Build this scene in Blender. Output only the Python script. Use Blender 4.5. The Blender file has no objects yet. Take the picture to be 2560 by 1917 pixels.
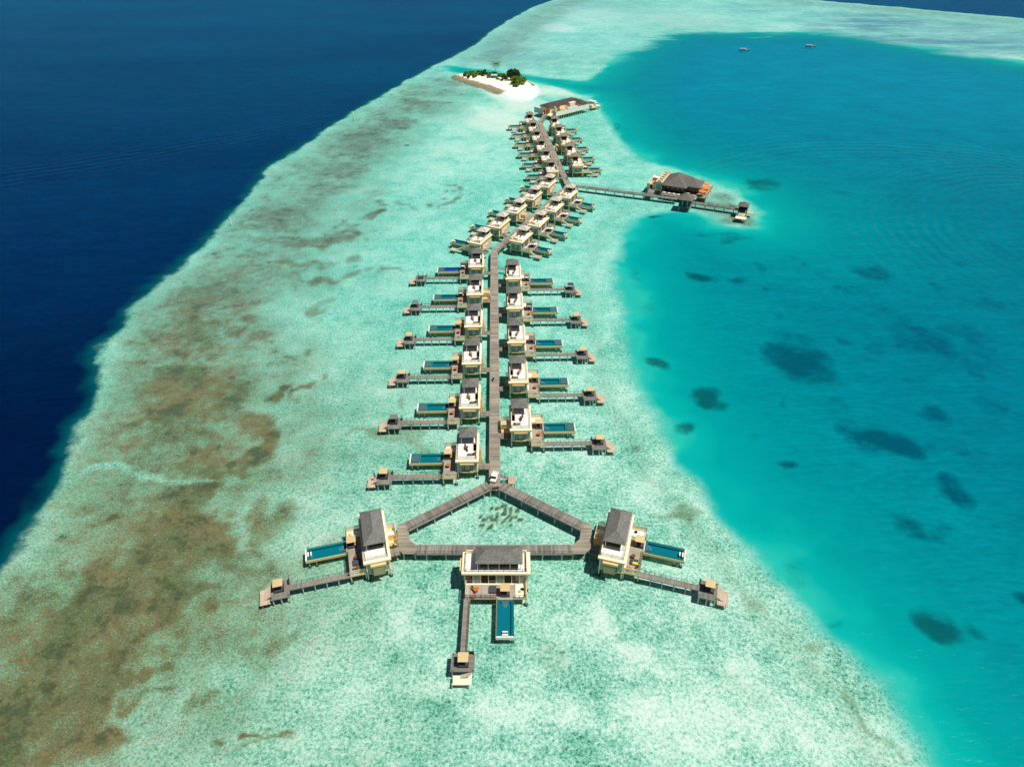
import bpy, math, random
import numpy as np
from mathutils import Vector
R = math.radians
random.seed(7)
sc = bpy.context.scene
col = sc.collection

# ---------------------------------------------------------------- survey helpers
CAM_H, FPX, HORIZON = 120.0, 1707.0, -300.0
PITCH = math.atan2(958.5 - HORIZON, FPX)
CP, SP = math.cos(PITCH), math.sin(PITCH)

def at(x, y, z=0.0):
    """photo point -> place on the level plane of height z (survey of the site)"""
    u = (x - 1280) / FPX; v = (y - 958.5) / FPX
    t = (CAM_H - z) / (SP + v * CP)
    return (u * t, (CP - v * SP) * t)

def lin(r, g, b):
    f = lambda c: (c / 12.92 if c <= .04045 else ((c + .055) / 1.055) ** 2.4)
    return (f(r / 255), f(g / 255), f(b / 255))

# ---------------------------------------------------------------- mesh builder
class MB:
    def __init__(s, sx=1):
        s.v = []; s.f = []; s.sx = sx
    def add(s, vs, fs):
        o = len(s.v); s.v += [tuple(p) for p in vs]; s.f += [tuple(i + o for i in f) for f in fs]
    def box(s, x0, x1, y0, y1, z0, z1):
        s.add([(x0,y0,z0),(x1,y0,z0),(x1,y1,z0),(x0,y1,z0),(x0,y0,z1),(x1,y0,z1),(x1,y1,z1),(x0,y1,z1)],
              [(0,3,2,1),(4,5,6,7),(0,1,5,4),(1,2,6,5),(2,3,7,6),(3,0,4,7)])
        return s
    def rbox(s, cx, cy, lx, ly, z0, z1, a):
        c, n = math.cos(a), math.sin(a); P = []
        for z in (z0, z1):
            for dx, dy in ((-lx/2,-ly/2),(lx/2,-ly/2),(lx/2,ly/2),(-lx/2,ly/2)):
                P.append((cx + dx*c - dy*n, cy + dx*n + dy*c, z))
        s.add(P, [(0,3,2,1),(4,5,6,7),(0,1,5,4),(1,2,6,5),(2,3,7,6),(3,0,4,7)]); return s
    def bar(s, p, q, r, n=6, r2=None):
        p = Vector(p); q = Vector(q); d = (q - p)
        if d.length < 1e-6: return s
        d.normalize(); a = d.orthogonal().normalized(); b = d.cross(a); r2 = r if r2 is None else r2
        P = []
        for c, rr in ((p, r), (q, r2)):
            for k in range(n):
                t = 2*math.pi*(k+.5)/n; P.append(c + a*(rr*math.cos(t)) + b*(rr*math.sin(t)))
        F = [(k, (k+1) % n, n + (k+1) % n, n + k) for k in range(n)]
        F += [tuple(reversed(range(n))), tuple(range(n, 2*n))]
        s.add(P, F); return s
    def cyl(s, x, y, z0, z1, r, n=12, r2=None):
        return s.bar((x,y,z0), (x,y,z1), r, n, r2)
    def prism(s, pts, z0, z1):
        n = len(pts); P = [(x,y,z0) for x,y in pts] + [(x,y,z1) for x,y in pts]
        s.add(P, [tuple(reversed(range(n))), tuple(range(n, 2*n))] + [(k, (k+1)%n, n+(k+1)%n, n+k) for k in range(n)]); return s
    def hip(s, x0, x1, y0, y1, z0, z1, ra, rb, th=.14):
        """hipped roof: eaves rectangle, ridge from ra to rb (x,y points)"""
        P = [(x0,y0,z0),(x1,y0,z0),(x1,y1,z0),(x0,y1,z0)]
        P += [(x,y,z+th) for x,y,z in P] + [(ra[0],ra[1],z1),(rb[0],rb[1],z1)]
        F = [(3,2,1,0),(0,1,5,4),(1,2,6,5),(2,3,7,6),(3,0,4,7)]
        if abs(ra[0]-rb[0]) > abs(ra[1]-rb[1]):
            F += [(4,5,9,8),(5,6,9),(6,7,8,9),(7,4,8)]
        else:
            F += [(4,5,8),(5,6,9,8),(6,7,9),(7,4,8,9)]
        s.add(P, F); return s
    def slats(s, x0, x1, y, z0, z1, step=.2, w=.11, t=.03, axis='x'):
        n = max(1, int((x1 - x0) / step))
        for k in range(n):
            c = x0 + (k + .5) * (x1 - x0) / n
            if axis == 'x': s.box(c-w/2, c+w/2, y-t/2, y+t/2, z0, z1)
            else: s.box(y-t/2, y+t/2, c-w/2, c+w/2, z0, z1)
        return s
    def build(s, name, m, parent=None, smooth=False):
        v = s.v; f = s.f
        if s.sx < 0:
            v = [(-x,y,z) for x,y,z in v]; f = [tuple(reversed(t)) for t in f]
        me = bpy.data.meshes.new(name); me.from_pydata(v, [], f); me.update()
        me.materials.append(m)
        if smooth:
            for p in me.polygons: p.use_smooth = True
        o = bpy.data.objects.new(name, me); col.objects.link(o)
        if parent: o.parent = parent
        return o

def tag(o, label, cat, group=None):
    o['label'] = label; o['category'] = cat
    if group: o['group'] = group
    return o
def empty(name, x=0, y=0, z=0, rz=0):
    o = bpy.data.objects.new(name, None); col.objects.link(o); o.empty_display_size = .5
    o.location = (x, y, z); o.rotation_euler = (0, 0, rz); return o
def copy_tree(o, parent=None):
    c = o.copy(); col.objects.link(c)
    if parent: c.parent = parent
    for ch in [q for q in o.children]: copy_tree(ch, c)
    return c
USED = set()
def place(proto, x, y, z, rz, label, group=None):
    o = copy_tree(proto) if proto.name in USED else proto
    USED.add(proto.name)
    o.location = (x, y, z); o.rotation_euler = (0, 0, rz); o['label'] = label
    if group: o['group'] = group
    return o

# ---------------------------------------------------------------- materials
class NT:
    def __init__(s, m): s.t = m.node_tree; s.n = s.t.nodes; s.l = s.t.links
    def node(s, typ, **k):
        n = s.n.new(typ)
        for a, b in k.items(): setattr(n, a, b)
        return n
    def put(s, sock, val):
        if hasattr(val, 'is_output'): s.l.new(val, sock)
        elif val is not None: sock.default_value = val
    def math(s, op, a, b=None, c=None, clamp=False):
        n = s.node('ShaderNodeMath', operation=op, use_clamp=clamp)
        for i, q in enumerate((a, b, c)):
            if q is not None: s.put(n.inputs[i], q)
        return n.outputs[0]
    def mix(s, fac, a, b, blend='MIX'):
        n = s.node('ShaderNodeMix', data_type='RGBA', blend_type=blend)
        s.put(n.inputs[0], fac)
        for i, q in ((6, a), (7, b)):
            s.put(n.inputs[i], q if hasattr(q, 'is_output') else (*q, 1))
        return n.outputs[2]
    def noise(s, vec, scale, detail=2, rough=.5, dist=0):
        n = s.node('ShaderNodeTexNoise'); s.put(n.inputs['Vector'], vec)
        n.inputs['Scale'].default_value = scale; n.inputs['Detail'].default_value = detail
        n.inputs['Roughness'].default_value = rough; n.inputs['Distortion'].default_value = dist
        return n.outputs['Fac']
    def step(s, x, a, b, lo=0., hi=1.):
        n = s.node('ShaderNodeMapRange', interpolation_type='SMOOTHSTEP')
        s.put(n.inputs[0], x)
        for i, q in enumerate((a, b, lo, hi)): n.inputs[i+1].default_value = q
        return n.outputs[0]
    def ramp(s, x, stops):
        n = s.node('ShaderNodeValToRGB'); s.put(n.inputs[0], x); e = n.color_ramp.elements
        while len(e) < len(stops): e.new(.5)
        for i, (p, c) in enumerate(stops): e[i].position = p; e[i].color = (*c, 1)
        return n.outputs[0]
    def attr(s, name):
        return s.node('ShaderNodeAttribute', attribute_name=name).outputs['Fac']
    def mapv(s, vec, scale=(1,1,1), rot=(0,0,0)):
        n = s.node('ShaderNodeMapping'); s.put(n.inputs[0], vec)
        n.inputs['Scale'].default_value = scale; n.inputs['Rotation'].default_value = rot
        return n.outputs[0]

def new_mat(name):
    m = bpy.data.materials.new(name); m.use_nodes = True
    t = NT(m); b = t.n['Principled BSDF']; return m, t, b

def paint(name, rgb, rough=.6, var=.12, scale=1.2, fine=9., spec=.3):
    """plain painted / woven surface with weathering in two sizes"""
    m, t, b = new_mat(name); c = rgb if max(rgb) <= 1 else lin(*rgb)
    tc = t.node('ShaderNodeTexCoord').outputs['Object']
    oi = t.node('ShaderNodeObjectInfo').outputs['Random']
    n = t.math('ADD', t.noise(tc, scale, 3), t.math('MULTIPLY', t.noise(tc, fine, 2), .6))
    k = t.math('MULTIPLY_ADD', t.math('SUBTRACT', n, .8), var*2.4, 1)
    k = t.math('ADD', k, t.math('MULTIPLY', t.math('SUBTRACT', oi, .5), var*.7))
    t.put(b.inputs['Base Color'], t.mix(1, c, t.node('ShaderNodeCombineXYZ').outputs[0], 'MULTIPLY'))
    cx = b.inputs['Base Color'].links[0].from_node.inputs[7].links[0].from_node
    for i in range(3): t.put(cx.inputs[i], k)
    b.inputs['Roughness'].default_value = rough; b.inputs['Specular IOR Level'].default_value = spec
    return m

def planks(name, rgb, axis, width=.3, var=.35, gap=.35, rough=.8):
    m, t, b = new_mat(name); c = lin(*rgb)
    tc = t.node('ShaderNodeTexCoord').outputs['Object']
    sx = t.node('ShaderNodeSeparateXYZ'); t.put(sx.inputs[0], tc)
    q = t.math('DIVIDE', sx.outputs['XY'.index(axis)], width)
    fl = t.math('FLOOR', q); fr = t.math('SUBTRACT', q, fl)
    wn = t.node('ShaderNodeTexWhiteNoise', noise_dimensions='1D'); t.put(wn.inputs['W'], fl)
    sca = (7, .6, 1) if axis == 'X' else (.6, 7, 1)
    gr = t.noise(t.mapv(tc, sca), 1., 4)
    big = t.noise(tc, .25, 3)
    k = t.math('MULTIPLY_ADD', t.math('SUBTRACT', wn.outputs['Value'], .5), var, 1)
    k = t.math('ADD', k, t.math('MULTIPLY', t.math('SUBTRACT', gr, .5), .6))
    k = t.math('ADD', k, t.math('MULTIPLY', t.math('SUBTRACT', big, .5), .9))
    g = t.math('LESS_THAN', fr, .12)
    k = t.math('MULTIPLY', k, t.math('MULTIPLY_ADD', g, -gap, 1))
    warm = t.mix(wn.outputs['Value'], c, (c[0]*1.02, c[1]*.97, c[2]*.93))
    cx = t.node('ShaderNodeCombineXYZ')
    for i in range(3): t.put(cx.inputs[i], k)
    t.put(b.inputs['Base Color'], t.mix(1, warm, cx.outputs[0], 'MULTIPLY'))
    b.inputs['Roughness'].default_value = rough; b.inputs['Specular IOR Level'].default_value = .2
    return m

def thatch(name, rgb):
    m, t, b = new_mat(name); c = lin(*rgb)
    tc = t.node('ShaderNodeTexCoord').outputs['Object']
    sx = t.node('ShaderNodeSeparateXYZ'); t.put(sx.inputs[0], tc)
    row = t.math('FRACT', t.math('DIVIDE', sx.outputs[2], .16))
    n = t.noise(t.mapv(tc, (1, 1, .8)), 3.2, 5, .75); n2 = t.noise(tc, .9, 3); n3 = t.noise(tc, 16, 1)
    oi = t.node('ShaderNodeObjectInfo').outputs['Random']
    k = t.math('MULTIPLY_ADD', t.math('SUBTRACT', n, .5), 2.1, .96)
    k = t.math('ADD', k, t.math('MULTIPLY', t.math('SUBTRACT', n2, .5), .6))
    k = t.math('ADD', k, t.math('MULTIPLY', t.math('SUBTRACT', n3, .5), .8))
    k = t.math('MULTIPLY', k, t.math('MULTIPLY_ADD', t.math('LESS_THAN', row, .22), -.28, 1))
    k = t.math('MULTIPLY', t.math('ADD', k, t.math('MULTIPLY', t.math('SUBTRACT', oi, .5), .12)), 1.5)
    cx = t.node('ShaderNodeCombineXYZ')
    for i in range(3): t.put(cx.inputs[i], k)
    t.put(b.inputs['Base Color'], t.mix(1, c, cx.outputs[0], 'MULTIPLY'))
    b.inputs['Roughness'].default_value = .85; b.inputs['Specular IOR Level'].default_value = .25
    return m

def glossy(name, rgb, rough=.12, spec=.5):
    m = paint(name, rgb, rough, .1, .7, 4., spec); return m

M = dict(
    cream=paint('cream_render', (244, 229, 198), .7, .08),
    white=paint('white_render', (240, 236, 226), .7, .06),
    slat=paint('white_slat', (232, 230, 220), .6, .05),
    beam=paint('ochre_beam', (228, 198, 136), .6, .1),
    rail=paint('straw_timber', (224, 204, 160), .6, .1),
    dark=paint('dark_timber', (58, 42, 36), .6, .2),
    black=paint('black_metal', (30, 28, 28), .4, .1),
    brown=paint('brown_timber', (120, 76, 44), .6, .2),
    orange=paint('orange_timber', (184, 110, 50), .5, .15),
    umber=paint('orange_canvas', (255, 130, 20), .8, .08),
    yellow=paint('yellow_fabric', (240, 205, 20), .8, .1),
    tan=paint('tan_canvas', (205, 182, 134), .9, .1),
    greyfab=paint('charcoal_fabric', (74, 74, 82), .9, .12),
    greycan=paint('grey_canvas', (120, 116, 114), .9, .1),
    olive=paint('olive_blind', (150, 146, 112), .7, .08),
    concrete=paint('pale_concrete', (200, 205, 196), .8, .14),
    footing=paint('dark_footing', (60, 70, 60), .9, .2),
    grey=paint('weathered_beam', (150, 145, 140), .8, .2),
    greydk=paint('pavilion_grey', (84, 78, 76), .7, .15),
    interior=paint('dim_interior', (40, 36, 34), .8, .2),
    curtain=paint('pale_curtain', (168, 174, 172), .8, .1),
    roof=thatch('shingle_dark', (100, 99, 95)),
    rooflt=thatch('shingle_pale', (178, 170, 158)),
    roofbr=thatch('shingle_brown', (118, 113, 102)),
    roofrest=thatch('shingle_restaurant', (92, 89, 83)),
    roofblack=thatch('shingle_black', (70, 60, 58)),
    ridge=paint('pale_ridge', (150, 144, 138), .8, .12),
    deckx=planks('deck_boards_x', (156, 146, 132), 'X'),
    decky=planks('deck_boards_y', (164, 157, 144), 'Y'),
    walk=planks('boardwalk_boards', (146, 139, 126), 'Y', .42, .6, .3),
    walkg=planks('boardwalk_grey', (131, 128, 119), 'Y', .42, .6, .3),
    jetty=planks('jetty_boards', (136, 130, 120), 'X', .3, .4, .4),
    plat=planks('platform_boards', (128, 127, 120), 'X', .32, .35, .35),
    tread=planks('tan_boards', (196, 178, 156), 'X', .34, .2, .3),
    tile=paint('teal_tile', (6, 112, 120), .4, .08, .6, 6),
    tiledeep=paint('deep_teal_tile', (0, 116, 130), .4, .06, .6, 6),
    tilefront=paint('green_teal_tile', (2, 118, 118), .4, .06, .6, 6),
    tileroyal=paint('royal_tile', (20, 90, 200), .4, .06, .6, 6),
    tilenavy=paint('navy_tile', (30, 60, 120), .4, .08, .6, 6),
    steel=paint('pale_steel', (170, 176, 176), .3, .05),
    padgrey=paint('grey_mesh', (104, 112, 116), .9, .12),
    glass=glossy('window_glass', (44, 52, 54), .08, .6),
    glassgr=glossy('green_glass', (150, 166, 156), .1, .5),
    skin=paint('skin', (150, 100, 72), .6, .05),
    red=paint('red_paint', (190, 60, 40), .5, .1),
    blue=paint('blue_cloth', (70, 100, 160), .8, .1),
    hutgreen=paint('hut_green', (52, 128, 104), .6, .12),
    greyroof=paint('pale_metal_roof', (196, 200, 204), .5, .08),
)

def leaf_mat(name, a, b_):
    m, t, b = new_mat(name)
    g = t.node('ShaderNodeNewGeometry')
    rnd = g.outputs['Random Per Island']
    c = t.mix(rnd, lin(*a), lin(*b_))
    t.put(b.inputs['Base Color'], c); b.inputs['Roughness'].default_value = .6
    b.inputs['Specular IOR Level'].default_value = .2
    return m
M['leaf'] = leaf_mat('shrub_leaf', (74, 108, 34), (134, 164, 56))
M['leafdk'] = leaf_mat('tree_leaf', (38, 68, 34), (80, 110, 54))
M['palm'] = leaf_mat('palm_leaf', (50, 82, 30), (110, 130, 50))
M['bark'] = paint('bark', (110, 92, 74), .9, .3)

def pool_water(name, tint):
    m, t, b = new_mat(name); t.n.remove(b)
    tr = t.node('ShaderNodeBsdfTransparent'); tr.inputs[0].default_value = (*tint, 1)
    gl = t.node('ShaderNodeBsdfGlossy'); gl.inputs['Roughness'].default_value = .08
    fr = t.node('ShaderNodeFresnel'); fr.inputs[0].default_value = 1.33
    bp = t.node('ShaderNodeBump'); bp.inputs['Strength'].default_value = .3; bp.inputs['Distance'].default_value = .02
    pos = t.node('ShaderNodeNewGeometry').outputs['Position']
    t.put(bp.inputs['Height'], t.noise(pos, 3, 2)); t.put(gl.inputs['Normal'], bp.outputs[0]); t.put(fr.inputs['Normal'], bp.outputs[0])
    mx = t.node('ShaderNodeMixShader'); t.put(mx.inputs[0], fr.outputs[0]); t.put(mx.inputs[1], tr.outputs[0]); t.put(mx.inputs[2], gl.outputs[0])
    t.put(t.n['Material Output'].inputs[0], mx.outputs[0]); return m
M['poolwater'] = pool_water('pool_water', (.72, .95, .97))

# ---------------------------------------------------------------- sea bed and water
REEF_EDGE = [(-900,2100),(-400,1800),(-150,1575),(12,1424),(61,1368),(100,1300),(150,1212),(183,1130),(216,1036),(238,975),(244,912),(258,858),
    (297,822),(344,760),(401,695),(433,685),(478,642),(513,602),(606,505),(681,413),(750,372),(808,332),(883,280),
    (947,245),(1011,205),(1074,169),(1115,151),(1190,111),(1231,76),(1278,47),(1340,15),(1420,-12),(1650,-30),(1900,-12),
    (2100,6),(2250,18),(2400,32),(2560,46),(3300,110),(4200,260),(4600,2300)]
LAGOON = [(2480,2300),(2350,1960),(2319,1917),(2262,1821),(2201,1723),(2148,1675),(2079,1610),(2026,1553),(1985,1500),(1924,1443),(1876,1378),
    (1831,1333),(1786,1275),(1701,1165),(1658,1079),(1605,993),(1581,926),(1562,840),(1548,744),(1536,660),(1543,612),(1560,566),(1604,536),(1680,524),
    (1740,530),(1800,552),(1850,566),(1892,560),(1896,535),(1872,502),(1835,478),(1795,463),(1755,447),(1710,434),(1650,417),(1604,399),(1558,370),(1535,336),
    (1511,295),(1494,260),(1470,240),(1445,237),(1400,220),(1355,210),(1315,201),(1240,192),(1162,184),(1118,177),(1095,172),(1090,166),(1120,162),(1210,172),(1274,182),
    (1355,191),(1427,200),(1464,201),(1482,191),(1511,162),(1552,127),(1604,101),(1650,81),(1720,75),(1859,78),(2032,78),(2183,95),
    (2380,127),(2560,155),(3300,250),(4300,520),(4600,2300)]

def segd(P, poly):
    """signed distance of points to a closed polygon, positive inside"""
    d = np.full(len(P), 1e9); ins = np.zeros(len(P), bool); n = len(poly)
    for i in range(n):
        a = np.array(poly[i]); b = np.array(poly[(i+1) % n]); e = b - a
        w = P - a; t = np.clip((w @ e) / max(e @ e, 1e-9), 0, 1)
        d = np.minimum(d, np.hypot(*(w - t[:, None]*e).T))
        c = ((a[1] > P[:,1]) != (b[1] > P[:,1])) & (P[:,0] < (b[0]-a[0]) * (P[:,1]-a[1]) / (b[1]-a[1] + 1e-12) + a[0])
        ins ^= c
    return np.where(ins, d, -d)

def blob(P, px, py, rx, ry, tilt=0):
    """soft patch on the bed, surveyed as centre and half sizes"""
    c = np.array(at(px, py, -.8)); ex = np.array(at(px+rx, py, -.8)) - c; ey = np.array(at(px, py-ry, -.8)) - c
    w = P - c; a = np.hypot(*ex); b = np.hypot(*ey); th = R(tilt); k, n = math.cos(th), math.sin(th)
    u = (w[:,0]*k + w[:,1]*n) / a; v = (-w[:,0]*n + w[:,1]*k) / b
    return 1 - np.hypot(u, v)

def vnoise(Q, s, seed):
    r = np.random.RandomState(seed).rand(256, 256); p = Q / s; i = np.floor(p).astype(int); f = p - i; f = f*f*(3-2*f)
    g = lambda a, b: r[(i[:,0]+a) % 256, (i[:,1]+b) % 256]
    return (g(0,0)*(1-f[:,0])+g(1,0)*f[:,0])*(1-f[:,1]) + (g(0,1)*(1-f[:,0])+g(1,1)*f[:,0])*f[:,1]

ny = 560; nx = 520
ys = list(18 * (1500/18) ** (np.linspace(0, 1, ny)))
ys = [-9000, -900, -200, -40] + ys + [2200, 4000, 9000, 30000]
tx = list(np.linspace(-1, 1, nx)); tx = [-40, -8, -2.5, -1.4] + tx + [1.4, 2.5, 8, 40]
Wd = lambda y: 1.3 * (62 + .605 * min(max(y, 0), 1500))
XX = np.array([[t * Wd(y) for t in tx] for y in ys]); YY = np.array([[y]*len(tx) for y in ys], float)
P = np.stack([XX.ravel(), YY.ravel()], 1)
amp = np.clip(.75 + P[:,1]/420, .75, 2.2)[:,None]
warp = lambda k: sum(a * (np.stack([vnoise(P, s, q+k), vnoise(P, s, q+k+50)], 1) - .5) for s, a, q in ((17, 13, 1), (7, 7.5, 2), (3.2, 4.5, 3)))
W = P + warp(0) * amp; WS = P + warp(10) * amp * .45
reef_poly = [at(x, y, -.8) for x, y in REEF_EDGE[:-1]] + [(6000,1500),(6000,-6000),(-300,-6000),(-170,-100)]
lag_poly = [(260,-6000),(85,0)] + [at(x, y, -.8) for x, y in LAGOON[:-1]] + [(6000,300),(6000,-6000)]
PE = P + (vnoise(P, 14, 31)[:,None]-.5)*4 + (vnoise(P, 5, 32)[:,None]-.5)*2.4
reef = segd(PE, reef_poly); lag = segd(PE, lag_poly)
# coral band along the ocean edge; explicit coral patches and sandy lanes
d = reef
prof = np.interp(d, [0, 3, 9, 22, 36, 50, 70, 120], [.40, .52, .72, .94, .92, .62, .34, .14])
near = np.interp(P[:,1], [40, 130, 300, 480, 700], [1.0, .98, .84, .70, .62])
coral = prof * near * (.72 + .66*vnoise(W, 16, 77))
coral[(lag > -25)] *= np.clip(-lag[(lag > -25)] / 25, 0, 1)
rim = np.clip(1 - np.abs(lag + 9)/9, 0, 1) * (P[:,1] < 330); coral = np.maximum(coral, .36*rim)
farm = np.clip((P[:,1] - 575) / 30, 0, 1) * (lag < 0)
coral = np.maximum(coral, farm * (.25 + .1*np.sin(P[:,0]*.02 + P[:,1]*.013)))
CORAL = [(1812,515,75,36,.36),(1770,548,70,12,.34),(1870,545,30,16,.34),(700,1280,70,25,.35),(640,1060,40,40,.45),(560,1180,60,40,.3),(730,960,30,14,.5),(800,965,26,12,.55),(620,1090,30,25,.35),
    (670,1055,22,12,.5),(630,1105,36,26,.45),(420,1120,150,60,.12),(350,1390,80,70,.3),(260,1560,90,50,.3),(330,1500,70,45,.25),(330,1670,50,40,.35),(180,1780,180,60,.25),(60,1850,120,60,.3),
    (330,1800,60,25,.3),(430,1700,30,14,.35),(540,1730,30,20,.3),(420,1660,14,10,.6),(665,1851,17,9,.9),(735,1865,25,14,.5),(590,1880,20,12,.4),(700,1890,60,14,.35),(720,1570,50,30,.28),
    (455,1550,18,12,.5),(480,1545,30,15,.4),(250,1720,22,10,.5),(1000,1090,50,28,.3),(925,965+120,25,10,.35),(970,1000,18,8,.3),(920,690,28,10,.4),(950,535,26,10,.5),(960,540,18,7,.5),(985,465+50,20,6,.5),
    (1040,520,10,6,.5),(1130,487,16,5,.6),(1105,500,14,6,.6),(860,430,60,12,.25),(920,350,50,12,.3),(990,310,40,8,.3),(1060,255,40,8,.3),(1030,230,50,8,.25),(960,300,30,8,.3),(820,470,60,16,.2),(720,540,60,14,.2),
    (830,590,40,10,.3),(790,650,30,10,.35),(850,600,26,8,.4),(880,560,20,8,.4),(900,640,20,8,.35),(780,700,40,12,.35),(860,680,24,10,.35),(1150,700,6,3,.3),(600,810,30,12,.3),(700,830,30,12,.3),(800,760,30,10,.3),
    (1390,1655,60,40,.18),(1390,1880,10,6,.5),(1790,1300,22,16,.45),(1830,1325,16,20,.4),(1870,1480,40,22,.2),(2070,1600,16,26,.3),(2230,1800,20,40,.25),(1720,1290,26,14,.3),(1870,1700,80,40,.12),
    (1420,1640,5,3,.6),(1300,1600,5,3,.5),(1336,1596,5,3,.6),(1354,1596,5,3,.6),(680,1040,30,10,.4),(760,870,24,8,.3),(820,870,20,8,.3),(650,1340,40,26,.3),(540,1350,60,50,.3),(520,1300,60,40,.25),(450,1480,60,20,.25)]
for px, py, rx, ry, s_ in CORAL:
    b_ = np.clip(blob(W, px, py, rx*1.4, ry*1.4) * 1.8, 0, 1); coral = np.maximum(coral, np.minimum(coral + 1.15*s_*b_, 1.1))
for px, py, rx, ry, s_, tl in [(420,1189,230,9,.45,-4),(240,1183,60,20,.4,0),(690,577,140,7,.35,2),(1010,297,60,4,.3,0),(560,1690,70,40,.3,0),(380,1590,60,30,.25,0),(120,1470,60,20,.2,0)]:
    coral *= 1 - s_ * np.clip(blob(WS, px, py, rx, ry, tl) * 2.5, 0, 1)
for k in range(46):      # branching dark coral thicket inside the triangle
    a_ = 2.4*k; q_ = .2+.8*((k*37 % 29)/29)
    b_ = np.clip(blob(PE, 1243+54*math.cos(a_)*q_, 1303+31*math.sin(a_)*q_, 4+(k*13 % 5)*.9, 2.6+(k*7 % 4)*.6, 20*math.sin(k)) * 2.2, 0, 1); coral = np.maximum(coral, 1.6*b_)
# lagoon coral heads seen through deeper water
patch = np.zeros(len(P))
HEADS = [(1751,703,32,14,.9,0),(1831,709,26,11,.5,0),(1912,728,22,9,.6,0),(1878,674,18,15,.5,0),(1998,650,36,12,.4,0),(1826,607,32,10,.5,0),(2195,679,48,20,.6,-10),
    (2310,850,64,44,.6,0),(2440,850,58,46,.42,0),(1995,905,98,38,.95,-14),(2040,930,60,34,.6,-20),(2003,854,56,22,.4,0),(2104,854,38,12,.35,0),(1754,988,42,22,1,-8),
    (1644,911,24,15,.8,20),(1692,1063,30,22,.8,-25),(2215,1096,92,34,1,-14),(2334,1038,42,24,.6,0),(2468,998,50,20,.5,0),(2434,925,42,28,.4,0),(1993,1165,26,16,.9,-10),
    (2382,1228,44,34,.8,0),(1950,1220,22,7,.35,0),(1974,1007,16,11,.4,0),(2228,775,26,12,.5,0),(1744,799,26,9,.3,0),(1955,787,24,13,.25,0),(2420,665,30,10,.35,0),
    (2150,730,60,14,.3,0),(2350,720,40,14,.35,0),(2480,760,50,16,.35,0),(2200,870,50,18,.3,0),(2500,620,60,14,.3,0),(2100,1010,40,14,.25,0),(2420,1120,50,20,.35,0),(2300,950,40,16,.3,0),(1880,1090,26,12,.3,0),(2303,1325,42,34,.7,0),(2372,1337,46,34,.5,0),(2340,1555,58,27,1,-24),(2378,1580,40,26,.85,-20),(2440,1584,32,18,.5,0),(2565,1508,24,24,.9,0),(1911,457,46,15,.65,0),(2101,480,38,9,.35,0),(1859,466,30,9,.3,0),
    (1639,545,14,7,.8,-10),(1555,317,14,4,.7,0),(2010,290,60,10,.22,0),(1700,330,60,12,.2,0),(2000,225,40,7,.2,0),(1690,250,60,9,.18,0),(2300,330,120,14,.14,0),(1590,690,20,20,.35,0),(1620,770,30,20,.25,0),
    (2180,1560,40,30,.0,0),(1900,1330,40,22,.25,0),(1990,1450,50,30,.25,0),(2080,1560,24,14,.3,0),(2260,1800,20,8,.25,0),(1960,1340,20,12,.2,0),(1840,590,60,14,.5,0),(1750,585,40,10,.4,0),(2120,1240,60,20,.18,0)]
for px, py, rx, ry, s_, tl in HEADS:
    patch = np.maximum(patch, s_ * np.clip(blob(WS, px, py, rx*1.35, ry*1.35, tl) * 1.5, 0, 1))
# clean sand
sand = np.zeros(len(P))
for px, py, rx, ry, s_ in [(1290,262,90,34,.9),(1230,300,150,60,.75),(1330,225,90,20,1),(1262,235,60,22,1.5),(1400,235,70,14,.8),(1180,380,150,70,.3),(1390,68,60,14,.9),(1390,68,14,3,2),(1480,40,160,34,.55),(1700,45,200,26,.5),(1330,110,110,24,.25),
    (1960,68,160,14,.4),(2520,140,90,14,.6),(2400,80,160,24,.25),(1980,1700,120,80,.2),(1490,1560,70,70,.7),(1600,1650,90,46,.65),(1260,1740,180,60,.5),(1850,1650,70,60,.5),(1750,1800,320,120,.5),(1000,1560,80,60,.35),(2080,1850,170,100,.4),(1400,1780,160,60,.5),(1100,1720,120,50,.3),
    (1350,1000,60,60,.15),(1450,1130,120,60,.3),(1380,1020,60,30,.25),(1640,1200,60,60,.2),(1500,700,50,90,.15),(640,1720,60,40,.25),(480,1560,30,30,.2),(820,920,60,30,.3),(1080,420,160,60,.2)]:
    sand = np.maximum(sand, s_ * np.clip(blob(WS, px, py, rx, ry) * 1.5, 0, 1))
shelf = np.zeros(len(P))      # deeper grey-blue shelf in the far right
for px, py, rx, ry, s_ in [(2200,58,240,30,1),(2380,112,340,32,1),(2160,95,190,24,1.2),(2480,80,180,34,.7),(1250,120,90,30,.35),(1330,150,140,26,.35),(1450,10,200,14,.3),(1900,20,160,14,.35),(1100,190,60,14,.4)]:
    shelf = np.maximum(shelf, s_ * np.clip(blob(W, px, py, rx, ry) * 1.6, 0, 1))
shore = np.clip(np.interp(lag, [0, 60], [1, 0]), 0, 1)
Z = -1.0 - .3 * np.clip(np.interp(lag, [0, 60], [0, 1]), 0, 1) - 1.2 * np.clip(np.interp(-reef, [0, 25], [0, 1]), 0, 1)
NX = len(tx); NY = len(ys)
idx = np.arange(NX*NY).reshape(NY, NX)
faces = np.stack([idx[:-1,:-1].ravel(), idx[:-1,1:].ravel(), idx[1:,1:].ravel(), idx[1:,:-1].ravel()], 1)
me = bpy.data.meshes.new('sea_bed')
me.from_pydata(np.column_stack([P, Z]).tolist(), [], faces.tolist()); me.update()
for nm, arr in (('reef', reef), ('lag', lag), ('coral', coral), ('patch', patch), ('sand', sand), ('shelf', shelf)):
    a = me.attributes.new(nm, 'FLOAT', 'POINT'); a.data.foreach_set('value', np.clip(arr, -500, 500).astype(np.float32))
for p in me.polygons: p.use_smooth = True
bed = bpy.data.objects.new('sea_bed', me); col.objects.link(bed); bed['kind'] = 'structure'

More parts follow.
